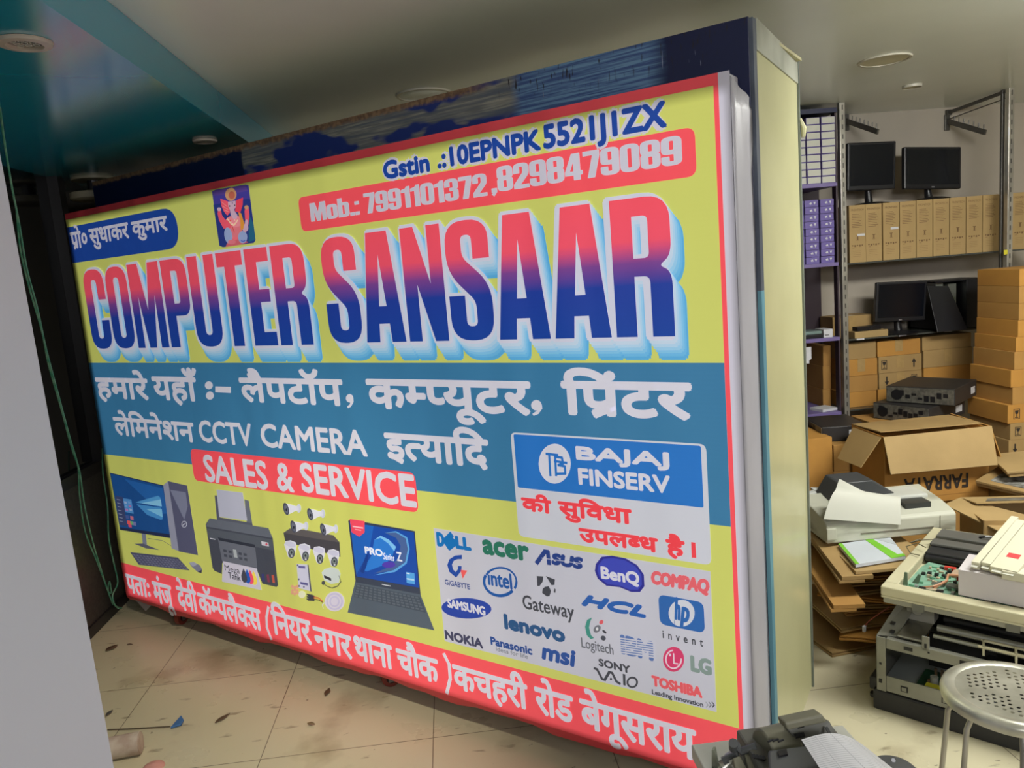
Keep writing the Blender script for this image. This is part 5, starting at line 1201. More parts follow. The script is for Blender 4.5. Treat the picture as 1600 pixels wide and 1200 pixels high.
# long boards leaning at the left of the pile
for i, (p0, p1, lab) in enumerate((((1262, 806, .40), (1338, 900, .36), 'brown folded carton strip lying slanted at the left of the cardboard pile'), ((1258, 850, .31), (1325, 945, .27), 'darker folded carton strip below the slanted one'), ((1268, 872, .24), (1308, 895, .24), 'strip in clear wrap glinting at the left of the pile'))):
    a = at_z(*p0); e = at_z(*p1); d = (e - a); n = Vector((-d.y, d.x, 0)).normalized()
    b = MB()
    if i < 2: b.slab([a - n * .05, e - n * .05, e + n * .06, a + n * .06], .014); b.slab([a - n * .04 + Vector((0, 0, -.02)), e - n * .06 + Vector((0, 0, -.016)), e + n * .03 + Vector((0, 0, -.016)), a + n * .05 + Vector((0, 0, -.02))], .010); mm = kraft[0] if i else kraft[1]
    else: b.tube([a, (a + e) / 2 + Vector((0, 0, .006)), e], [.008, .013, .006], 8); mm = mat('clear_wrap', (170, 160, 150), rough=.1, coat=.8)
    if i < 2: o = b.build('folded_board', mm)
    else: o = b.build('wrapped_strip', mm, smooth=True)
    tag(o, lab, 'cardboard' if i < 2 else 'strip')
# folder with green edges
q = [at_z(1310, 850, .392), at_z(1337, 882, .392), at_z(1415, 869, .392), at_z(1390, 838, .392)]
t = thing('folder', 'white folder with bright green stripes on top of the cardboard pile', 'folder', (0, 0, 0))
gfold = mat('lime_green', (118, 190, 44), rough=.5, var=.05)
b = MB(); b.slab([q[0], q[1], q[2], q[3]], .012); b.build('cover', mat('folder_white', (196, 202, 210), rough=.45, var=.04), t)
def lerp(a, b_, s): return a + (b_ - a) * s
up = Vector((0, 0, .0008))
b = MB(); b.slab([lerp(q[0], q[3], 0) + up, q[1] + up, lerp(q[1], q[2], .07) + up, lerp(q[0], q[3], .07) + up], .0006); b.slab([lerp(q[0], q[3], .52) + up, lerp(q[1], q[2], .72) + up, lerp(q[1], q[2], .92) + up, lerp(q[0], q[3], .66) + up], .0006); b.slab([lerp(q[1], q[2], .72) + up * 2, lerp(q[1], q[2], 1) + up * 2, lerp(q[2], q[3], .12) + up * 2, lerp(lerp(q[1], q[2], .72), lerp(q[0], q[3], .56), .14) + up * 2], .0006); b.build('stripes', gfold, t)
b = MB(); a0 = lerp(q[0], q[3], .75); b.slab([lerp(a0, q[1], .05) + up, lerp(q[2], q[3], .55) + up, lerp(q[2], q[3], .8) + up, lerp(a0, q[3], .3) + up], .0006); b.build('pale_patch', mat('pale_print', (180, 186, 190)), t)
q2 = [at_z(1312, 868, .374), at_z(1337, 893, .374), at_z(1415, 886, .374), at_z(1412, 862, .374)]
b = MB(); b.slab(q2, .012); tag(b.build('tan_board', kraft[3], bevel=.001), 'tan board directly under the green and white folder', 'cardboard')

# grubby white printer on the pile
PY = 2.78
a = at_y(1292, 842, PY); e = at_y(1490, 837, PY); zb0 = .392; Wp = e.x - a.x; Hf = .085; Dp = .26
t = thing('printer', 'grubby white printer lying on the cardboard pile under a curled white sheet', 'printer', (a.x, PY, zb0), radians(-2))
dirty = mat('grubby_white_plastic', (186, 186, 170), rough=.5, rgb2=(120, 116, 98), vscale=6, mixlo=.5, mixhi=.75, stretch=(.6, 1, 3))
b = MB(); b.prism([(0, 0), (Dp, 0), (Dp, Hf + .04), (.10, Hf + .02), (.015, Hf), (0, Hf - .01)], 'x', .0, Wp); body = b.build('body', dirty, t, bevel=.006, seg=3)
b = MB(); b.b2(Wp * .26, Wp * .82, -.003, .0, .028, .032); b.b2(Wp * .87, Wp * .873, -.002, .0, .01, Hf - .012); b.build('seam', mat('seam_grey', (110, 106, 92), rough=.6), body)
b = MB(); b.b2(.0 - .004, .035, -.012, .0, .018, Hf - .02); b.build('side_knob', dirty, t, bevel=.003)
b = MB(); b.b2(Wp * .60, Wp * .92, .12, Dp - .02, Hf + .020, Hf + .040); b.build('lid', mat('pale_plastic', (196, 198, 190), rough=.45), t, bevel=.006)
b = MB(); b.b2(Wp * .66, Wp * .86, .05, .115, Hf + .008, Hf + .030); b.build('output_slot', mat('slot_dark', (52, 54, 52), rough=.5), t)
b = MB(); b.prism([(Wp * .17, Hf + .03), (Wp * .26, Hf + .105), (Wp * .52, Hf + .105), (Wp * .70, Hf + .04)], 'y', Dp - .10, Dp + .04); b.build('rear_tray', mat('dark_grey_tray', (66, 68, 70), rough=.5), t, bevel=.006)
# curled sheet over it
sq = [at_y(1287, 811, PY - .02), at_y(1407, 820, PY - .02), at_y(1407, 777, PY + .045), at_y(1312, 762, PY + .045)]
def fs(u, v):
    p = lerp(lerp(sq[0], sq[1], u), lerp(sq[3], sq[2], u), v)
    p = p + Vector((0, 0, .030 * sin(pi * v) ** .8 + .03 * max(0, v - .75) * 4 * max(0, 1 - u * 2.6) * 1.2 - .0)); return tuple(p)
b = MB(); sheet_grid(b, fs, 14, 12, .0015); tag(b.build('curled_sheet', mat('stiff_white_sheet', (198, 198, 186), rough=.5, var=.05, vscale=3), smooth=True), 'large curled off-white sheet draped over the white printer', 'paper')
# white foam scraps at the left end
for i, (pts, z, lab) in enumerate(((((1270, 764), (1302, 764), (1290, 786), (1276, 776)), .50, 'white foam scrap standing behind the curled sheet'), (((1262, 772), (1276, 768), (1277, 794), (1263, 794)), .47, 'white foam scrap squeezed between sign and printer'), (((1276, 780), (1296, 786), (1288, 810), (1278, 800)), .46, 'grey-white foam piece at the left end of the printer'))):
    Yf = 3.08 - .05 * i; p3 = [at_y(x, y, Yf) for x, y in pts]; b = MB(); b.slab([p3[3], p3[2], p3[1], p3[0]], .03)
    tag(b.build('foam_scrap', mat('foam_white', (190, 192, 188), rough=.8, bump=.2), bevel=.004), lab, 'foam', 'foam scraps')
c = at_y(1272, 815, 3.1); b = MB(); b.box((c.x, 3.1, .36), (.12, .1, .05), rz=.3); b.box((c.x + .04, 3.06, .40), (.07, .05, .03), rz=-.3); tag(b.build('crumpled_carton', kraft[1], bevel=.006), 'crumpled tan carton scrap left of the printer', 'cardboard')

t = thing('plug_wire', 'thin red-brown wire with a white plug hanging off the cardboard pile', 'wire', (0, 0, 0))
w_ = [at_z(1391, 948, .26), at_z(1375, 958, .24), at_z(1358, 970, .20), at_z(1351, 978, .18)]
b = MB(); b.tube(w_, .0022, 5); b.build('wire', mat('red_brown_wire', (140, 70, 54), rough=.5), t)
b = MB(); b.box(w_[-1] + Vector((-.004, -.004, -.008)), (.012, .008, .022), rz=.4); b.build('plug', label_w, t, bevel=.001)
p = at_y(1572, 394, 3.955); b = MB(); b.b2(p.x - .012, p.x + .008, 3.953, 3.957, p.z - .012, p.z + .012); tag(b.build('yellow_tag', mat('yellow_tag', (214, 204, 60), rough=.5)), 'tiny yellow tag stuck on the right chrome post', 'tag')
# ================================================================ stripped copier frame, tray and the boxes on it
CO_ = Vector((1.307, 2.287, 0)); CROT = math.atan2(1.983 - 2.287, 1.591 - 1.307)
grey_steel = mat('grey_steel_sheet', (150, 150, 140), rough=.42, metal=.35, rgb2=(128, 128, 120), vscale=7)
black_base = mat('charcoal_plastic', (38, 38, 40), rough=.5, var=.15)
cream_pl = mat('cream_plastic_tray', (200, 194, 162), rough=.5, rgb2=(182, 176, 146), vscale=4)
dark_in = mat('dark_interior', (40, 40, 40), rough=.6, var=.3, vscale=20)
bright_bar = mat('bright_metal_bar', (176, 176, 166), rough=.3, metal=.7)
t = thing('copier_frame', 'stripped grey metal copier frame on a black base behind the stool', 'copier', CO_, CROT)
LU = .80; DV = .56
b = MB(); b.b2(-.012, LU, .0, DV, .0, .070); b.b2(-.030, .0, .02, DV - .05, .055, .10); base_o = b.build('base', black_base, t, bevel=.006)
b = MB()
for i in range(9): b.b2(.10 + i * .075, .15 + i * .075, -.0012, .001, .045, .064)
b.build('base_slots', dark_in, base_o)
b = MB(); b.cyl((-.016, .03, .028), (-.016, .03, .040), .014, 12); b.build('foot_knob', black_base, base_o)
def holes(b, pts, y=-.0012):
    for (u, z, w, h) in pts: b.b2(u, u + w, y, y + .002, z, z + h)
b = MB(); b.b2(.0, .030, .0, .004, .072, .262); b.b2(.0, .004, .0, .03, .072, .262); post = b.build('post', grey_steel, t, bevel=.001)
b = MB(); holes(b, [(.008, .10, .010, .014), (.010, .165, .007, .007)]); b.build('post_holes', dark_in, post)
b = MB(); b.b2(LU - .03, LU, .0, .004, .072, .262); b.build('post', grey_steel, t, bevel=.001)
b = MB(); b.b2(.031, LU - .031, .0, .020, .226, .262); r1 = b.build('top_rail', grey_steel, t, bevel=.002)
b = MB(); holes(b, [(.085 + i * .16, .238, .026, .012) for i in range(4)]); holes(b, [(.155 + i * .16, .246, .006, .005) for i in range(4)]); b.build('rail_slots', dark_in, r1)
b = MB(); b.b2(.031, LU - .031, .0, .006, .075, .130); r2 = b.build('bottom_rail', grey_steel, t, bevel=.002)
b = MB(); holes(b, [(.075 + i * .12, .090, .022, .020) for i in range(6)]); b.build('rail_slots', dark_in, r2)
b = MB(); holes(b, [(.079 + i * .12, .094, .014, .012) for i in range(6)], -.004); b.build('rail_tabs', grey_steel, r2)
b = MB(); b.b2(-.002, .002, .031, DV, .072, .262); b.build('side_plate', grey_steel, t)
b = MB(); b.b2(.002, LU - .01, DV - .01, DV - .006, .072, .36); b.build('rear_plate', dark_in, t)
b = MB(); b.b2(.004, LU - .004, .02, DV - .02, .071, .078); b.build('floor_plate', mat('pale_floor_plate', (150, 156, 156), rough=.35), t)
b = MB(); b.b2(.10, .30, .24, .25, .079, .20); b.b2(.34, .78, .10, .40, .079, .15); b.b2(.28, .30, .03, .24, .079, .17); b.build('inner_walls', dark_in, t)
# power board inside
b = MB(); b.b2(.10, .27, .03, .20, .080, .084); pb = b.build('power_board', mat('green_board', (44, 84, 60), rough=.45), t)
b = MB(); b.cyl((.15, .10, .084), (.15, .10, .118), .012, 12); b.build('capacitor', mat('silver_can', (190, 190, 180), rough=.3, metal=.3), pb); b = MB(); b.cyl((.235, .15, .084), (.235, .15, .11), .010, 12); b.build('capacitor', mat('silver_can', (190, 190, 180), rough=.3, metal=.3), pb)
b = MB(); b.b2(.135, .185, .045, .070, .085, .108); b.build('transformer', mat('yellow_core', (204, 196, 50), rough=.5), pb)
b = MB()
for i in range(16): x = .125 + rng.random() * .13; y = .06 + rng.random() * .12; b.b2(x, x + .008, y, y + .006, .084, .084 + rng.uniform(.01, .03))
b.build('components', mat('mixed_components', (120, 96, 66), rough=.4, rgb2=(60, 60, 60), vscale=60), pb)
# upper deck: rollers, bars and the shiny sensor plate
b = MB(); b.add([(.0, .01, .262), (.055, .03, .262), (.085, .36, .355), (.03, .40, .355)], [(0, 1, 2, 3)]); o = b.build('side_arm', grey_steel, t); so = o.modifiers.new('s', 'SOLIDIFY'); so.thickness = .003
b = MB()
for q in ((.02, .06), (.045, .16), (.03, .02), (.06, .27)): b.box((q[0] + .01, q[1] + .02, .266 + q[1] * .27), (.012, .018, .004))
b.build('arm_holes', dark_in, o)
b = MB(); b.b2(.062, .135, .02, .15, .268, .276); b.cyl((.062, .02, .272), (.135, .02, .272), .005, 8); b.build('sensor_plate', mat('brushed_plate', (140, 138, 128), rough=.25, metal=.8), t)
b = MB(); b.b2(.138, .160, .0, .006, .250, .300); br = b.build('bracket', grey_steel, t, bevel=.002)
b = MB(); b.b2(.146, .152, -.002, .0, .262, .276); b.build('bracket_slot', dark_in, br)
b = MB(); b.b2(.05, .135, .16, .22, .27, .34); b.b2(.09, .13, .22, .30, .27, .33); b.cyl((.085, .158, .31), (.085, .152, .31), .018, 14); b.build('gear_block', mat('pale_block', (156, 154, 144), rough=.5), t, bevel=.003)
for i, (v, z, r, m_) in enumerate(((.05, .285, .007, bright_bar), (.10, .292, .012, bright_bar), (.18, .290, .010, dark_in), (.24, .310, .006, grey_steel), (.32, .320, .014, dark_in))):
    b = MB(); b.cyl((.16, v, z), (LU, v, z), r, 12); b.build('roller', m_, t, smooth=True)
b = MB()
for i in range(5): b.box((.30 + i * .085, .045, .287), (.006, .05, .030), rz=.2)
b.b2(.29, .72, .02, .026, .296, .302); b.b2(.29, .72, .066, .072, .296, .302); b.build('guide_ribs', cream_pl, t)
b = MB(); b.b2(.16, LU, .10, DV - .02, .263, .266); b.build('deck_plate', dark_in, t)
for u in (.012, LU - .03):
    for v in (.26, DV - .06):
        b = MB(); b.b2(u, u + .018, v, v + .018, .262, .3848); b.build('deck_post', grey_steel, t)
# cream scanner tray resting on the frame
T0 = CO_; t2 = thing('scanner_tray', 'cream plastic scanner housing resting on the stripped copier frame, circuit board inside', 'tray', CO_, CROT)
b = MB(); TL_, TR_, TF, TB = .005, .90, .035, .69; zt0, zt1 = .385, .425
b.b2(TL_, TR_, TF, TB, zt0, zt0 + .008)
b.b2(TL_, TR_, TF, TF + .045, zt0 + .008, zt1); b.b2(TL_, TL_ + .042, TF + .045, TB, zt0 + .008, zt1); b.b2(TR_ - .03, TR_, TF + .045, TB, zt0 + .008, zt1); b.b2(TL_ + .042, TR_ - .03, TB - .04, TB, zt0 + .008, zt1)
b.build('housing', cream_pl, t2, bevel=.004)
b = MB(); b.b2(.012, .895, .042, .050, zt0 - .018, zt0); lip = b.build('lower_lip', mat('grey_lip', (150, 148, 132), rough=.45), t2, bevel=.001)
b = MB()
for u in (.10, .36, .60): b.b2(u, u + .035, .037, .043, zt0 - .024, zt0 + .002)
b.build('lip_notches', mat('notch_grey', (110, 110, 100), rough=.5), lip)
# main circuit board in the tray
pcb = mat('green_circuit_board', (140, 178, 156), rough=.4, rgb2=(112, 156, 134), vscale=22)
t3 = thing('circuit_board', 'green circuit board full of chips lying in the cream scanner tray', 'circuit board', CO_, CROT)
b = MB(); zz = zt0 + .0085; b.prism([(.055, .085), (.36, .10), (.35, .30), (.30, .36), (.20, .34), (.07, .36), (.060, .30)], 'z', zz + .012, zz + .0145); b.build('board', pcb, t3)
b = MB()
for q in ((.06, .09), (.34, .11), (.07, .34), (.29, .33)): b.cyl((q[0] + .005, q[1], zz), (q[0] + .005, q[1], zz + .012), .004, 8)
b.build('standoffs', bright_bar, t3)
comp = [mat('chip_black', (30, 32, 34), rough=.4), mat('chip_grey', (150, 152, 148), rough=.35, metal=.3), mat('chip_red', (206, 66, 52), rough=.5), mat('chip_cream', (190, 176, 150), rough=.5), mat('heat_sink', (110, 120, 112), rough=.35, metal=.4), mat('part_green', (120, 176, 146), rough=.5)]
zp = zz + .0148
def part_(nm, u0, u1, v0, v1, h, m_): x = MB(); x.b2(u0, u1, v0, v1, zp, zp + h); return x.build(nm, m_, t3, bevel=.001)
part_('chip', .125, .165, .165, .195, .004, comp[4]); part_('chip', .22, .25, .25, .28, .006, comp[3])
for i in range(3): part_('socket', .095 + i * .022, .107 + i * .022, .235, .249, .011, comp[0])
part_('connector', .105, .125, .088, .104, .014, comp[0]); part_('connector', .155, .175, .095, .110, .012, comp[0]); part_('connector', .195, .205, .11, .125, .01, comp[1])
part_('connector', .13, .165, .31, .325, .012, comp[2]); part_('plug', .185, .205, .235, .255, .014, comp[2]); part_('flat_cable', .12, .17, .115, .130, .004, comp[3]); part_('shield_can', .16, .215, .255, .315, .008, mat('tan_shield', (186, 160, 136), rough=.45))
rn = random.Random(4)
b = MB()
for i in range(70):
    u = .07 + rn.random() * .24; v = .10 + rn.random() * .22; b.b2(u, u + rn.uniform(.005, .017), v, v + rn.uniform(.004, .014), zp, zp + rn.uniform(.003, .010), rn.choice((0, 0, 1, 3, 5, 5)))
o = b.build('small_components', comp, t3); o['kind'] = 'stuff'
b = MB(); b.box((.25, .15, zp + .012), (.15, .030, .010), rz=-.1); b.build('metal_rail', comp[4], t3, bevel=.001)
b = MB(); b.tube([(.14, .13, zp + .004), (.17, .17, zp + .022), (.165, .21, zp + .026), (.20, .245, zp + .016)], .0045, 6); b.tube([(.11, .12, zp + .004), (.14, .125, zp + .012), (.17, .17, zp + .018)], .003, 6); b.build('ribbon_cables', mat('copper_ribbon', (196, 140, 104), rough=.5), t3)
b = MB(); b.prism([(.050, zp - .002), (.066, zp - .002), (.064, zp + .045), (.056, zp + .045)], 'y', .118, .122); b.prism([(.07, zp - .002), (.09, zp - .002), (.098, zp + .030), (.09, zp + .034)], 'y', .150, .154); b.build('support_fins', mat('sage_fin', (104, 126, 104), rough=.5), t3)
# black toner assembly in the tray, back
t4 = thing('toner_unit', 'long dark grey toner unit at the back of the cream tray, behind the green board', 'printer part', CO_, CROT)
b = MB(); b.b2(.052, .36, .385, .47, zt0 + .009, zt0 + .050); b.build('body', dark_in, t4, bevel=.005)
b = MB(); b.b2(.050, .355, .45, .51, zt0 + .05, zt0 + .062); b.b2(.045, .37, .56, .645, zt0 + .01, zt0 + .055); b.build('top_cover', mat('warm_grey_plastic', (92, 92, 88), rough=.5), t4, bevel=.004)
b = MB(); b.cyl((.056, .382, zt0 + .03), (.35, .382, zt0 + .03), .013, 12); b.build('roller', blackp, t4, smooth=True)
b = MB(); b.b2(.28, .34, .60, .63, zt0 + .0552, zt0 + .0565); b.build('sticker', label_w, t4)
b = MB(); b.tube([(.18, .60, zt0 + .057), (.20, .59, zt0 + .066), (.22, .60, zt0 + .066), (.235, .62, zt0 + .057)], .004, 6); b.build('handle', blackp, t4)
t5 = thing('comb_strip', 'bundle of black toothed plastic strips behind the white box', 'printer part', CO_, CROT)
for k in range(3):
    b = MB(); M_ = Matrix.Rotation(radians(38 + k * 7), 3, 'Z'); c0 = Vector((.40 + k * .015, .52 - k * .03, zt1 + .03 + k * .012)); b.box(c0, (.20, .014, .012), M=M_)
    for i in range(11): b.box(c0 + M_ @ Vector((-.09 + i * .018, -.010, .006)), (.006, .018, .014), M=M_)
    b.build('strip', blackp, t5)
b = MB(); b.box((.44, .50, zt1 + .010), (.10, .10, .030), rz=.5); b.build('holder', blackp, t5)
t6 = thing('tan_scrap', 'small tan plastic cap between toner unit and white box', 'scrap', CO_, CROT); b = MB(); b.box((.27, .40, zt0 + .03), (.03, .02, .018), rz=.4); b.build('block', kraft[3], t6, bevel=.003)
b = MB(); pts = [(.05, .40, zt0 + .06), (.015, .43, zt1 + .02), (-.015, .40, zt1 + .012), (.01, .36, zt1 + .004), (.045, .34, zt0 + .05)]
R3 = Matrix.Rotation(CROT, 3, 'Z'); P2 = [CO_ + R3 @ Vector(p) for p in pts]; b.tube(P2, .0018, 5)
P3 = [CO_ + R3 @ Vector(p) for p in ((.0, .53, zt1 + .002), (-.03, .50, zt1 - .01), (.02, .47, zt1 + .02), (.06, .50, zt0 + .06))]; b.tube(P3, .0018, 5); tag(b.build('loose_wires', mat('brown_wire', (96, 90, 66), rough=.5), smooth=True), 'loose thin wires at the left rim of the cream tray', 'wire')
# white box on the tray with white strip cartons
wb = mat('pinkish_white_card', (206, 200, 202), rough=.45, var=.03, vscale=3)
t7 = thing('white_box', 'plain white card box resting on the right of the cream tray', 'box', CO_, CROT)
WX0, WX1, WY0, WY1, WZ0, WZ1 = .222, .85, .085, .235, zt1 + .0005, zt1 + .085
b = MB(); b.b2(WX0, WX1, WY0, WY1, WZ0, WZ1 - .002); b.build('box', wb, t7, bevel=.001)
b = MB(); b.b2(WX0 - .001, WX1, WY0 - .0015, WY1 + .001, WZ1 - .0015, WZ1); b.build('lid', wb, t7, bevel=.0006)
cream_card = mat('cream_card', (208, 204, 180), rough=.5, var=.04, vscale=5)
strip_l = ['thin cream strip carton leaning on the white box, leftmost', 'thin cream strip carton leaning on the white box, second from left', 'wide cream carton leaning on the white box, red square label on it']
for i, (pa, pb, w, h) in enumerate((((1524, 884), (1586, 812), .022, .026), ((1541, 886), (1596, 818), .026, .028), ((1568, 894), (1625, 822), .075, .022))):
    a = at_z(*pa, WZ1 + .016 + .002 * i); e = at_z(*pb, WZ1 + .075 + .002 * i)
    d = e - a; d = d.normalized() * min(d.length, .42); X = d.normalized(); Yv = Vector((0, 0, 1)).cross(X).normalized(); Zv = X.cross(Yv); M_ = Matrix((X, Yv, Zv)).transposed()
    tt = thing('strip_carton', strip_l[i], 'box', a, 0, 'cream strip cartons on the white box')
    b = MB(); b.box(d / 2, (d.length, w, h), M=M_); b.build('carton', cream_card, tt, bevel=.0012)
    b = MB(); b.box(Vector((0, 0, 0)) - X * .006 + Zv * .002, (.014, w * .8, .001), M=M_); b.build('end_flap', white_box_m, tt)
    if i == 2: b = MB(); b.box(X * .085 + Zv * (h / 2 + .0006), (.026, .034, .0006), M=M_); b.build('red_label', mat('red_label', (222, 70, 74), rough=.5), tt)
a = at_z(1598, 900, WZ1 + .012); b = MB(); b.box((a.x, a.y, WZ1 + .014), (.10, .05, .027), rz=CROT); tag(b.build('cream_block', cream_card, bevel=.002), 'short cream carton at the right frame edge on the white box', 'box')

# ================================================================ stool
sc_ = Vector((1.214, 1.548, 0)); SR = .150; SZ = .50
t = thing('stool', 'round chrome stool with perforated steel seat', 'stool', sc_)
stool_m = mat('polished_steel', (206, 204, 190), rough=.3, metal=.55, rgb2=(170, 168, 154), vscale=10)
n = 64; r0 = .118
hl = []; sp = .0165
for j in range(-8, 9):
    for i in range(-8, 9):
        x = (i + (j % 2) * .5) * sp; y = j * sp * .87
        if x * x + y * y < .100 ** 2 and not (abs(x - y * .35) < .010 or abs(y + x * .30) < .010): hl.append((x, y))
outer = [Vector((r0 * cos(2 * pi * i / n), r0 * sin(2 * pi * i / n), 0)) for i in range(n)]
# cells: each hole is cut out of its own hexagon; the solid remainder is tessellated once with hexagons as holes
loops = [outer]; V = [tuple(v) for v in outer]; F = []
for (x, y) in hl:
    hx = [Vector((x + .0074 * cos(pi / 6 + k * pi / 3), y + .0074 * sin(pi / 6 + k * pi / 3), 0)) for k in range(6)]; loops.append(hx[::-1])
allv = [v for l in loops for v in l]; tr = tessellate_polygon(loops)
b = MB(); b.add([(v.x, v.y, SZ) for v in allv], [tuple(q) for q in tr])
for (x, y) in hl:
    hx = [(x + .0074 * cos(pi / 6 + k * pi / 3), y + .0074 * sin(pi / 6 + k * pi / 3), SZ) for k in range(6)]; ci = [(x + .0046 * cos(pi / 6 + k * pi / 3), y + .0046 * sin(pi / 6 + k * pi / 3), SZ) for k in range(6)]
    b.add(hx + ci, [(k, (k + 1) % 6, 6 + (k + 1) % 6, 6 + k) for k in range(6)])
o = b.build('seat', stool_m, t); so = o.modifiers.new('s', 'SOLIDIFY'); so.thickness = .0012
b = MB(); b.lathe([(r0, SZ), (r0 + .008, SZ + .004), (SR - .012, SZ + .002), (SR - .003, SZ - .004), (SR, SZ - .013), (SR - .002, SZ - .024), (SR - .010, SZ - .026), (SR - .014, SZ - .02)], n=72); b.build('rim', stool_m, t, smooth=True)
b = MB(); b.tube([(.125 * cos(2 * pi * i / 32), .125 * sin(2 * pi * i / 32), SZ - .032) for i in range(33)], .006, 8); b.build('support_ring', chrome, t, smooth=True)
for px, py in ((1463, 1095), (1528, 1122), (1592, 1135), (1620, 1080)):
    q = at_z(px, py, .46) - sc_; q.z = 0; q = q.normalized()
    b = MB(); b.tube([q * .118 + Vector((0, 0, SZ - .030)), q * .134 + Vector((0, 0, SZ - .06)), q * .145 + Vector((0, 0, .30)), q * .175 + Vector((0, 0, .008))], .0062, 10); lg = b.build('leg', chrome, t, smooth=True)
    b = MB(); b.cyl(q * .176 + Vector((0, 0, .0)), q * .174 + Vector((0, 0, .03)), .012, 12); b.build('rubber_foot', blackp, lg)
b = MB(); b.tube([(.160 * cos(2 * pi * i / 32), .160 * sin(2 * pi * i / 32), .16) for i in range(33)], .005, 8); b.build('foot_ring', chrome, t, smooth=True)

# ================================================================ table at the lower edge with printer parts
t = thing('work_table', 'white-topped table at the lower edge of the view, printer parts on it', 'table', (.335, .25, 0))
b = MB(); b.b2(0, .262, 0, .90, .725, .75); b.build('tabletop', mat('white_laminate', (196, 196, 186), rough=.35), t, bevel=.002)
for x in (.02, .222):
    for y in (.03, .85): b = MB(); b.b2(x, x + .025, y, y + .025, 0, .725); b.build('leg', dark_steel, t)
gp = mat('grey_printer_plastic', (106, 106, 98), rough=.45, var=.08); gp2 = mat('olive_grey_plastic', (118, 116, 98), rough=.45)
gpd = mat('slate_plastic', (84, 86, 86), rough=.45)
t = thing('paper_feed_unit', 'dark grey printer feed unit with rollers on the white table, graph paper on it', 'printer part', at_z(1215, 1190, .75))
o_ = t.location
def Q(px, py, z): return at_z(px, py, z) - o_
b = MB(); b.slab([Q(1203, 1225, .83), Q(1296, 1215, .83), Q(1268, 1163, .84), Q(1200, 1172, .84)], .012); b.build('cover', gpd, t, bevel=.003)
b = MB(); c0 = Q(1216, 1200, .78); b.b2(c0.x - .045, c0.x + .075, c0.y - .12, c0.y + .05, .0, .068); b.build('body', gp, t, bevel=.004)
b = MB(); b.cyl(Q(1192, 1172, .815), Q(1238, 1160, .815), .030, 28); hd = b.build('drum_hood', gp2, t, bevel=.003, smooth=True)
b = MB()
for k in (-1, 0, 1): b.tube([Q(1208 + k * 8, 1158 + abs(k), .846), Q(1216 + k * 8, 1155 + abs(k), .846)], .0016, 5)
b.build('vents', blackp, hd)
b = MB(); b.slab([Q(1217, 1181, .8405), Q(1231, 1178, .8405), Q(1229, 1170, .8415), Q(1215, 1173, .8415)], .004); b.build('slot', blackp, t)
b = MB(); b.tube([Q(1150, 1163, .82), Q(1158, 1174, .81), Q(1182, 1166, .82)], .006, 8); b.tube([Q(1130, 1190, .79), Q(1150, 1180, .80), Q(1155, 1200, .79)], .007, 8); b.cyl(Q(1146, 1161, .83), Q(1146, 1169, .81), .007, 12); b.build('lever', gpd, t, smooth=True)
b = MB(); b.cyl(Q(1128, 1200, .78), Q(1147, 1186, .79), .010, 14); b.cyl(Q(1140, 1192, .785), Q(1150, 1186, .79), .014, 14); b.build('roller', bright_bar, t, smooth=True)
b = MB(); b.slab([Q(1150, 1210, .80), Q(1170, 1205, .80), Q(1156, 1180, .81), Q(1145, 1184, .81)], .010); b.slab([Q(1172, 1210, .80), Q(1205, 1205, .80), Q(1188, 1172, .81), Q(1163, 1178, .81)], .012); b.build('side_frame', gp2, t, bevel=.002)
b = MB(); b.slab([Q(1112, 1200, .752), Q(1122, 1204, .752), Q(1116, 1172, .80), Q(1112, 1172, .80)], .006); b.slab([Q(1112, 1208, .758), Q(1140, 1204, .758), Q(1136, 1190, .758), Q(1116, 1195, .758)], .006); b.build('fin', mat('sage_grey', (128, 132, 116), rough=.5), t)
b = MB()
for i in range(4): b.cyl(Q(1178 + i * 5, 1181 + i, .825), Q(1180 + i * 5, 1184 + i, .812), .003, 8)
b.build('screws', blackp, t)
t = thing('paper_cassette', 'dark grey paper cassette standing behind the feed unit on the white table', 'printer part', at_z(1262, 1165, .75)); o_ = t.location
b = MB(); b.slab([Q(1252, 1172, .82), Q(1316, 1162, .82), Q(1296, 1126, .85), Q(1231, 1139, .85)], .016); b.build('plate', gp, t, bevel=.002)
b = MB(); b.slab([Q(1231, 1142, .856), Q(1293, 1129, .856), Q(1286, 1117, .868), Q(1227, 1130, .868)], .024); b.build('end_bar', gp2, t, bevel=.003)
b = MB(); b.slab([Q(1247, 1137, .8572), Q(1257, 1135, .8572), Q(1256, 1131, .8590), Q(1246, 1133, .8590)], .003); b.slab([Q(1244, 1152, .8455), Q(1258, 1150, .8455), Q(1256, 1144, .8475), Q(1241, 1147, .8475)], .003); b.slab([Q(1300, 1156, .8395), Q(1304, 1155, .8395), Q(1293, 1135, .8475), Q(1289, 1136, .8475)], .0015); b.build('recesses', blackp, t)
b = MB(); c0 = Q(1275, 1160, .79); b.b2(c0.x - .03, c0.x + .03, c0.y - .02, c0.y + .02, .0, .058); b.build('support', gp, t)
t = thing('side_cover', 'rounded dark grey cover at the lower edge right of the graph paper', 'printer part', at_z(1392, 1190, .76) - Vector((.035, .0, 0))); o_ = t.location.copy(); 
b = MB(); c0 = Q(1388, 1200, .795); b.lathe([(0, .030), (.030, .028), (.040, .018), (.042, .0), (0, 0)], c=(c0.x, c0.y - .012, c0.z - .02), n=32); b.build('cover', gpd, t, smooth=True)
b = MB(); b.cyl(Q(1396, 1188, .806), Q(1396, 1189, .800), .003, 8); b.build('screw', label_w, t)
b = MB(); c1 = Q(1375, 1215, .75); b.b2(c0.x - .08, c0.x + .01, c0.y - .07, c0.y - .01, -.008, c0.z - .02); b.build('arm', gp, t)
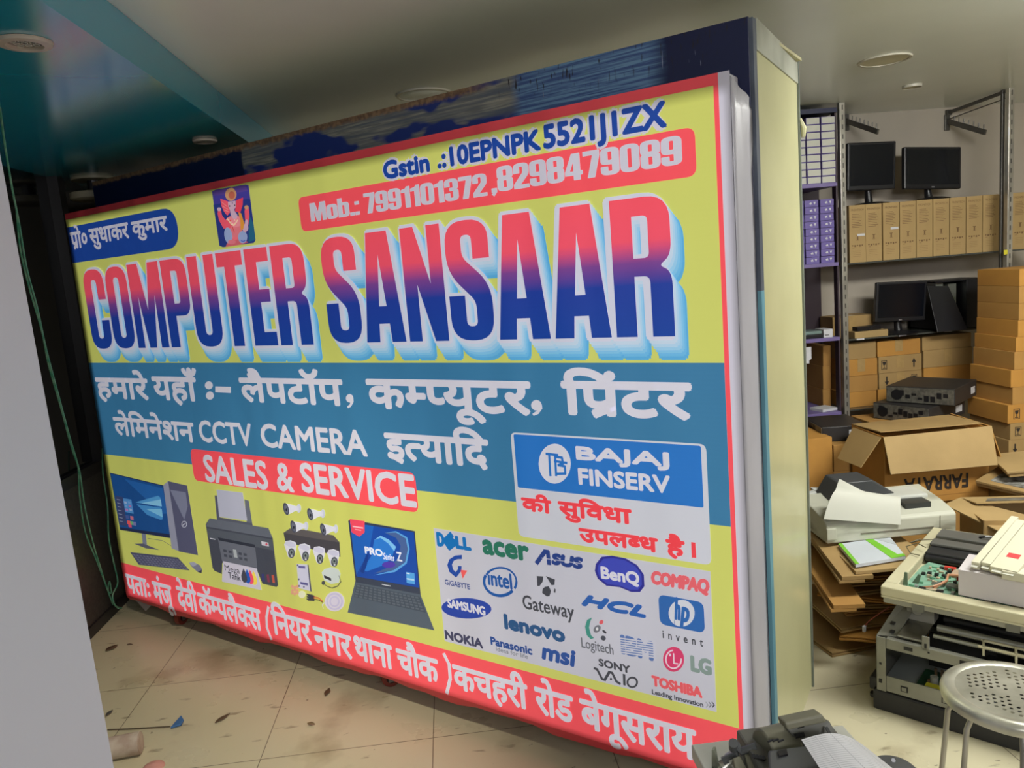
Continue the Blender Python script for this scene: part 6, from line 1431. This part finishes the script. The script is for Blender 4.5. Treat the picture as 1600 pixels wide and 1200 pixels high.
# graph paper, curling
def gpaper():
    m = bpy.data.materials.new('graph_paper'); m.use_nodes = True; nt = m.node_tree; N = nt.nodes; L = nt.links; p = N['Principled BSDF']
    tc = N.new('ShaderNodeTexCoord'); br = N.new('ShaderNodeTexBrick'); br.offset = 0; L.new(tc.outputs['UV'], br.inputs[0])
    br.inputs['Scale'].default_value = 1; br.inputs['Brick Width'].default_value = .25; br.inputs['Row Height'].default_value = .036; br.inputs['Mortar Size'].default_value = .0022
    br.inputs['Color1'].default_value = br.inputs['Color2'].default_value = RGB(224, 224, 228); br.inputs['Mortar'].default_value = RGB(150, 152, 160)
    L.new(br.outputs[0], p.inputs['Base Color']); p.inputs['Roughness'].default_value = .6; return m
k4 = [at_z(1252, 1156, .856), at_z(1300, 1232, .856), at_z(1425, 1228, .800), at_z(1360, 1162, .815), at_z(1325, 1148, .850)]
def fp(u, v):     # u across to the right, v toward the viewer
    a = lerp(at_z(1252, 1156, .862), at_z(1335, 1148, .858), u); e = lerp(at_z(1306, 1240, .862), at_z(1450, 1236, .855), u)
    p = lerp(a, e, v); k = max(0, u - .45) / .55
    return tuple(p + Vector((.030 * k, 0, -.036 * k ** 2 + .006 * sin(pi * u))))
b = MB(); sheet_grid(b, fp, 20, 10, .0008); o = b.build('graph_paper', gpaper(), smooth=True)
uv = o.data.uv_layers.new(name='UVMap'); W_ = 21
co = [((i % (W_ * 11)) % W_ / 20, (i % (W_ * 11)) // W_ / 10) for i in range(len(o.data.vertices))]
for lp in o.data.loops: uv.data[lp.index].uv = co[lp.vertex_index]
tag(o, 'white ruled graph paper curling over the grey feed unit at the lower edge', 'paper')

# ================================================================ string and litter on the left floor
gs_ = mat('green_string', (60, 140, 112), rough=.6, rgb2=(120, 170, 140), vscale=30)
P0_ = at_z(0, 168, SFZ - .004); P1_ = at_x(185, 952, XL + .04)
def on_line(px, py):
    s = max(0, min(1, (py - 168) / (952 - 168))); y = lerp(P0_.y, P1_.y, s ** .8); return at_y(px, py, y)
def smooth_pts(pts, k=5):
    out = []
    for i in range(len(pts) - 1):
        p0 = pts[max(i - 1, 0)]; p1 = pts[i]; p2 = pts[i + 1]; p3 = pts[min(i + 2, len(pts) - 1)]
        for j in range(k):
            s = j / k; out.append(.5 * ((2 * p1) + (p2 - p0) * s + (2 * p0 - 5 * p1 + 4 * p2 - p3) * s * s + (-p0 + 3 * p1 - 3 * p2 + p3) * s ** 3))
    out.append(pts[-1]); return out
s1 = [(0, 168), (6, 215), (13, 260), (20, 300), (30, 350), (42, 420), (58, 480), (72, 545), (92, 620), (108, 680), (122, 730), (124, 770), (130, 830), (144, 875), (156, 905), (166, 930), (176, 945)]
s2 = [(26, 330), (32, 390), (46, 450), (66, 520), (76, 570), (96, 640), (112, 700), (124, 735), (132, 790), (146, 850), (158, 890), (166, 922), (174, 926), (171, 908), (166, 925), (178, 944), (186, 951)]
s3 = [(160, 700), (161, 740), (168, 790), (170, 840), (178, 880), (184, 910), (176, 930), (180, 946), (190, 950)]
for i, (s_, lab) in enumerate(((s1, 'green string hanging from the turquoise soffit along the white partition, upper strand'), (s2, 'second green string twisted beside the first, looped near the floor'), (s3, 'short green string beside the left edge of the sign'))):
    pts = [on_line(*p) for p in s_]
    if i == 2: pts = [at_x(*p, XL + .06) for p in s_]
    for p in pts: p.z = max(p.z, .004); p.x = max(p.x, XL + .022)
    b = MB(); b.tube(smooth_pts(pts), .0035, 6); tag(b.build('string', gs_, smooth=True), lab, 'string')
c = at_z(160, 1188, 0); e = at_z(222, 1176, 0); d = (e - c).normalized()
b = MB(); b.cyl(c + Vector((0, 0, .038)), e - d * .0 + Vector((0, 0, .038)), .037, 28, r2=.038); b.cyl(e + Vector((0, 0, .038)), e + d * .002 + Vector((0, 0, .038)), .034, 28)
tag(b.build('paper_cup', mat('soiled_white_cup', (196, 184, 170), rough=.6, rgb2=(170, 150, 136), vscale=20), smooth=True, bevel=.001), 'soiled white cup lying on its side on the floor at the lower left', 'cup')
c = at_z(240, 1199, 0); b = MB(); b.lathe([(0, .014), (.022, .011), (.034, .004), (.036, 0)], c=(c.x, c.y, 0), n=24); tag(b.build('pink_scrap', mat('pink_scrap', (206, 150, 140), rough=.6), smooth=True), 'pinkish scrap beside the soiled cup at the lower edge', 'scrap')
t = thing('paint_brush', 'thin dark stick with a blue tip lying on the tiles', 'brush', (0, 0, 0))
pts = [at_z(168, 1140, .004), at_z(200, 1139, .004), at_z(235, 1137, .005), at_z(266, 1135, .006)]; b = MB(); b.tube(pts, .0022, 6); b.build('handle', mat('dark_stick', (88, 78, 64), rough=.6), t)
b = MB(); b.slab([at_z(266, 1136, .010), at_z(283, 1131, .010), at_z(287, 1124, .010), at_z(283, 1117, .010)], .008); b.build('tip', mat('blue_tip', (56, 108, 166), rough=.45), t, bevel=.002)
def leaf(label, pa, pb, w, m_):
    a = at_z(*pa, .003); e = at_z(*pb, .003); d = e - a; nn = Vector((-d.y, d.x, 0)).normalized() * w; b = MB(); k = 8; vs = []
    for i in range(k + 1):
        s = i / k; r = sin(pi * min(1, s * .96 + .02)) * (1 - .3 * s); vs += [a + d * s + nn * r + Vector((0, 0, .003)), a + d * s + Vector((0, 0, .0005)), a + d * s - nn * r + Vector((0, 0, .004))]
    b.add(vs, [(i * 3 + j, i * 3 + j + 1, i * 3 + j + 4, i * 3 + j + 3) for i in range(k) for j in (0, 1)]); o = b.build('dry_leaf', m_, smooth=True); so = o.modifiers.new('s', 'SOLIDIFY'); so.thickness = .001
    tag(o, label, 'leaf', 'dry leaves on the tiles')
lm = mat('dry_brown_leaf', (96, 74, 52), rough=.7)
leaf('brown dry leaf right of the blue-tipped stick', (336, 1130), (359, 1116), .012, lm)
leaf('small brown leaf under the middle of the sign', (508, 1088), (515, 1076), .012, lm)
leaf('dark leaf scrap beside the white partition on the floor', (165, 1120), (176, 1110), .010, mat('dark_leaf', (76, 74, 72), rough=.7))
leaf('dark scrap on the floor near the left castor', (165, 1018), (184, 1008), .022, lm)
leaf('tan leaf chip on the tiles below the sign print', (480, 1131), (492, 1132), .010, mat('tan_chip', (130, 112, 80), rough=.7))
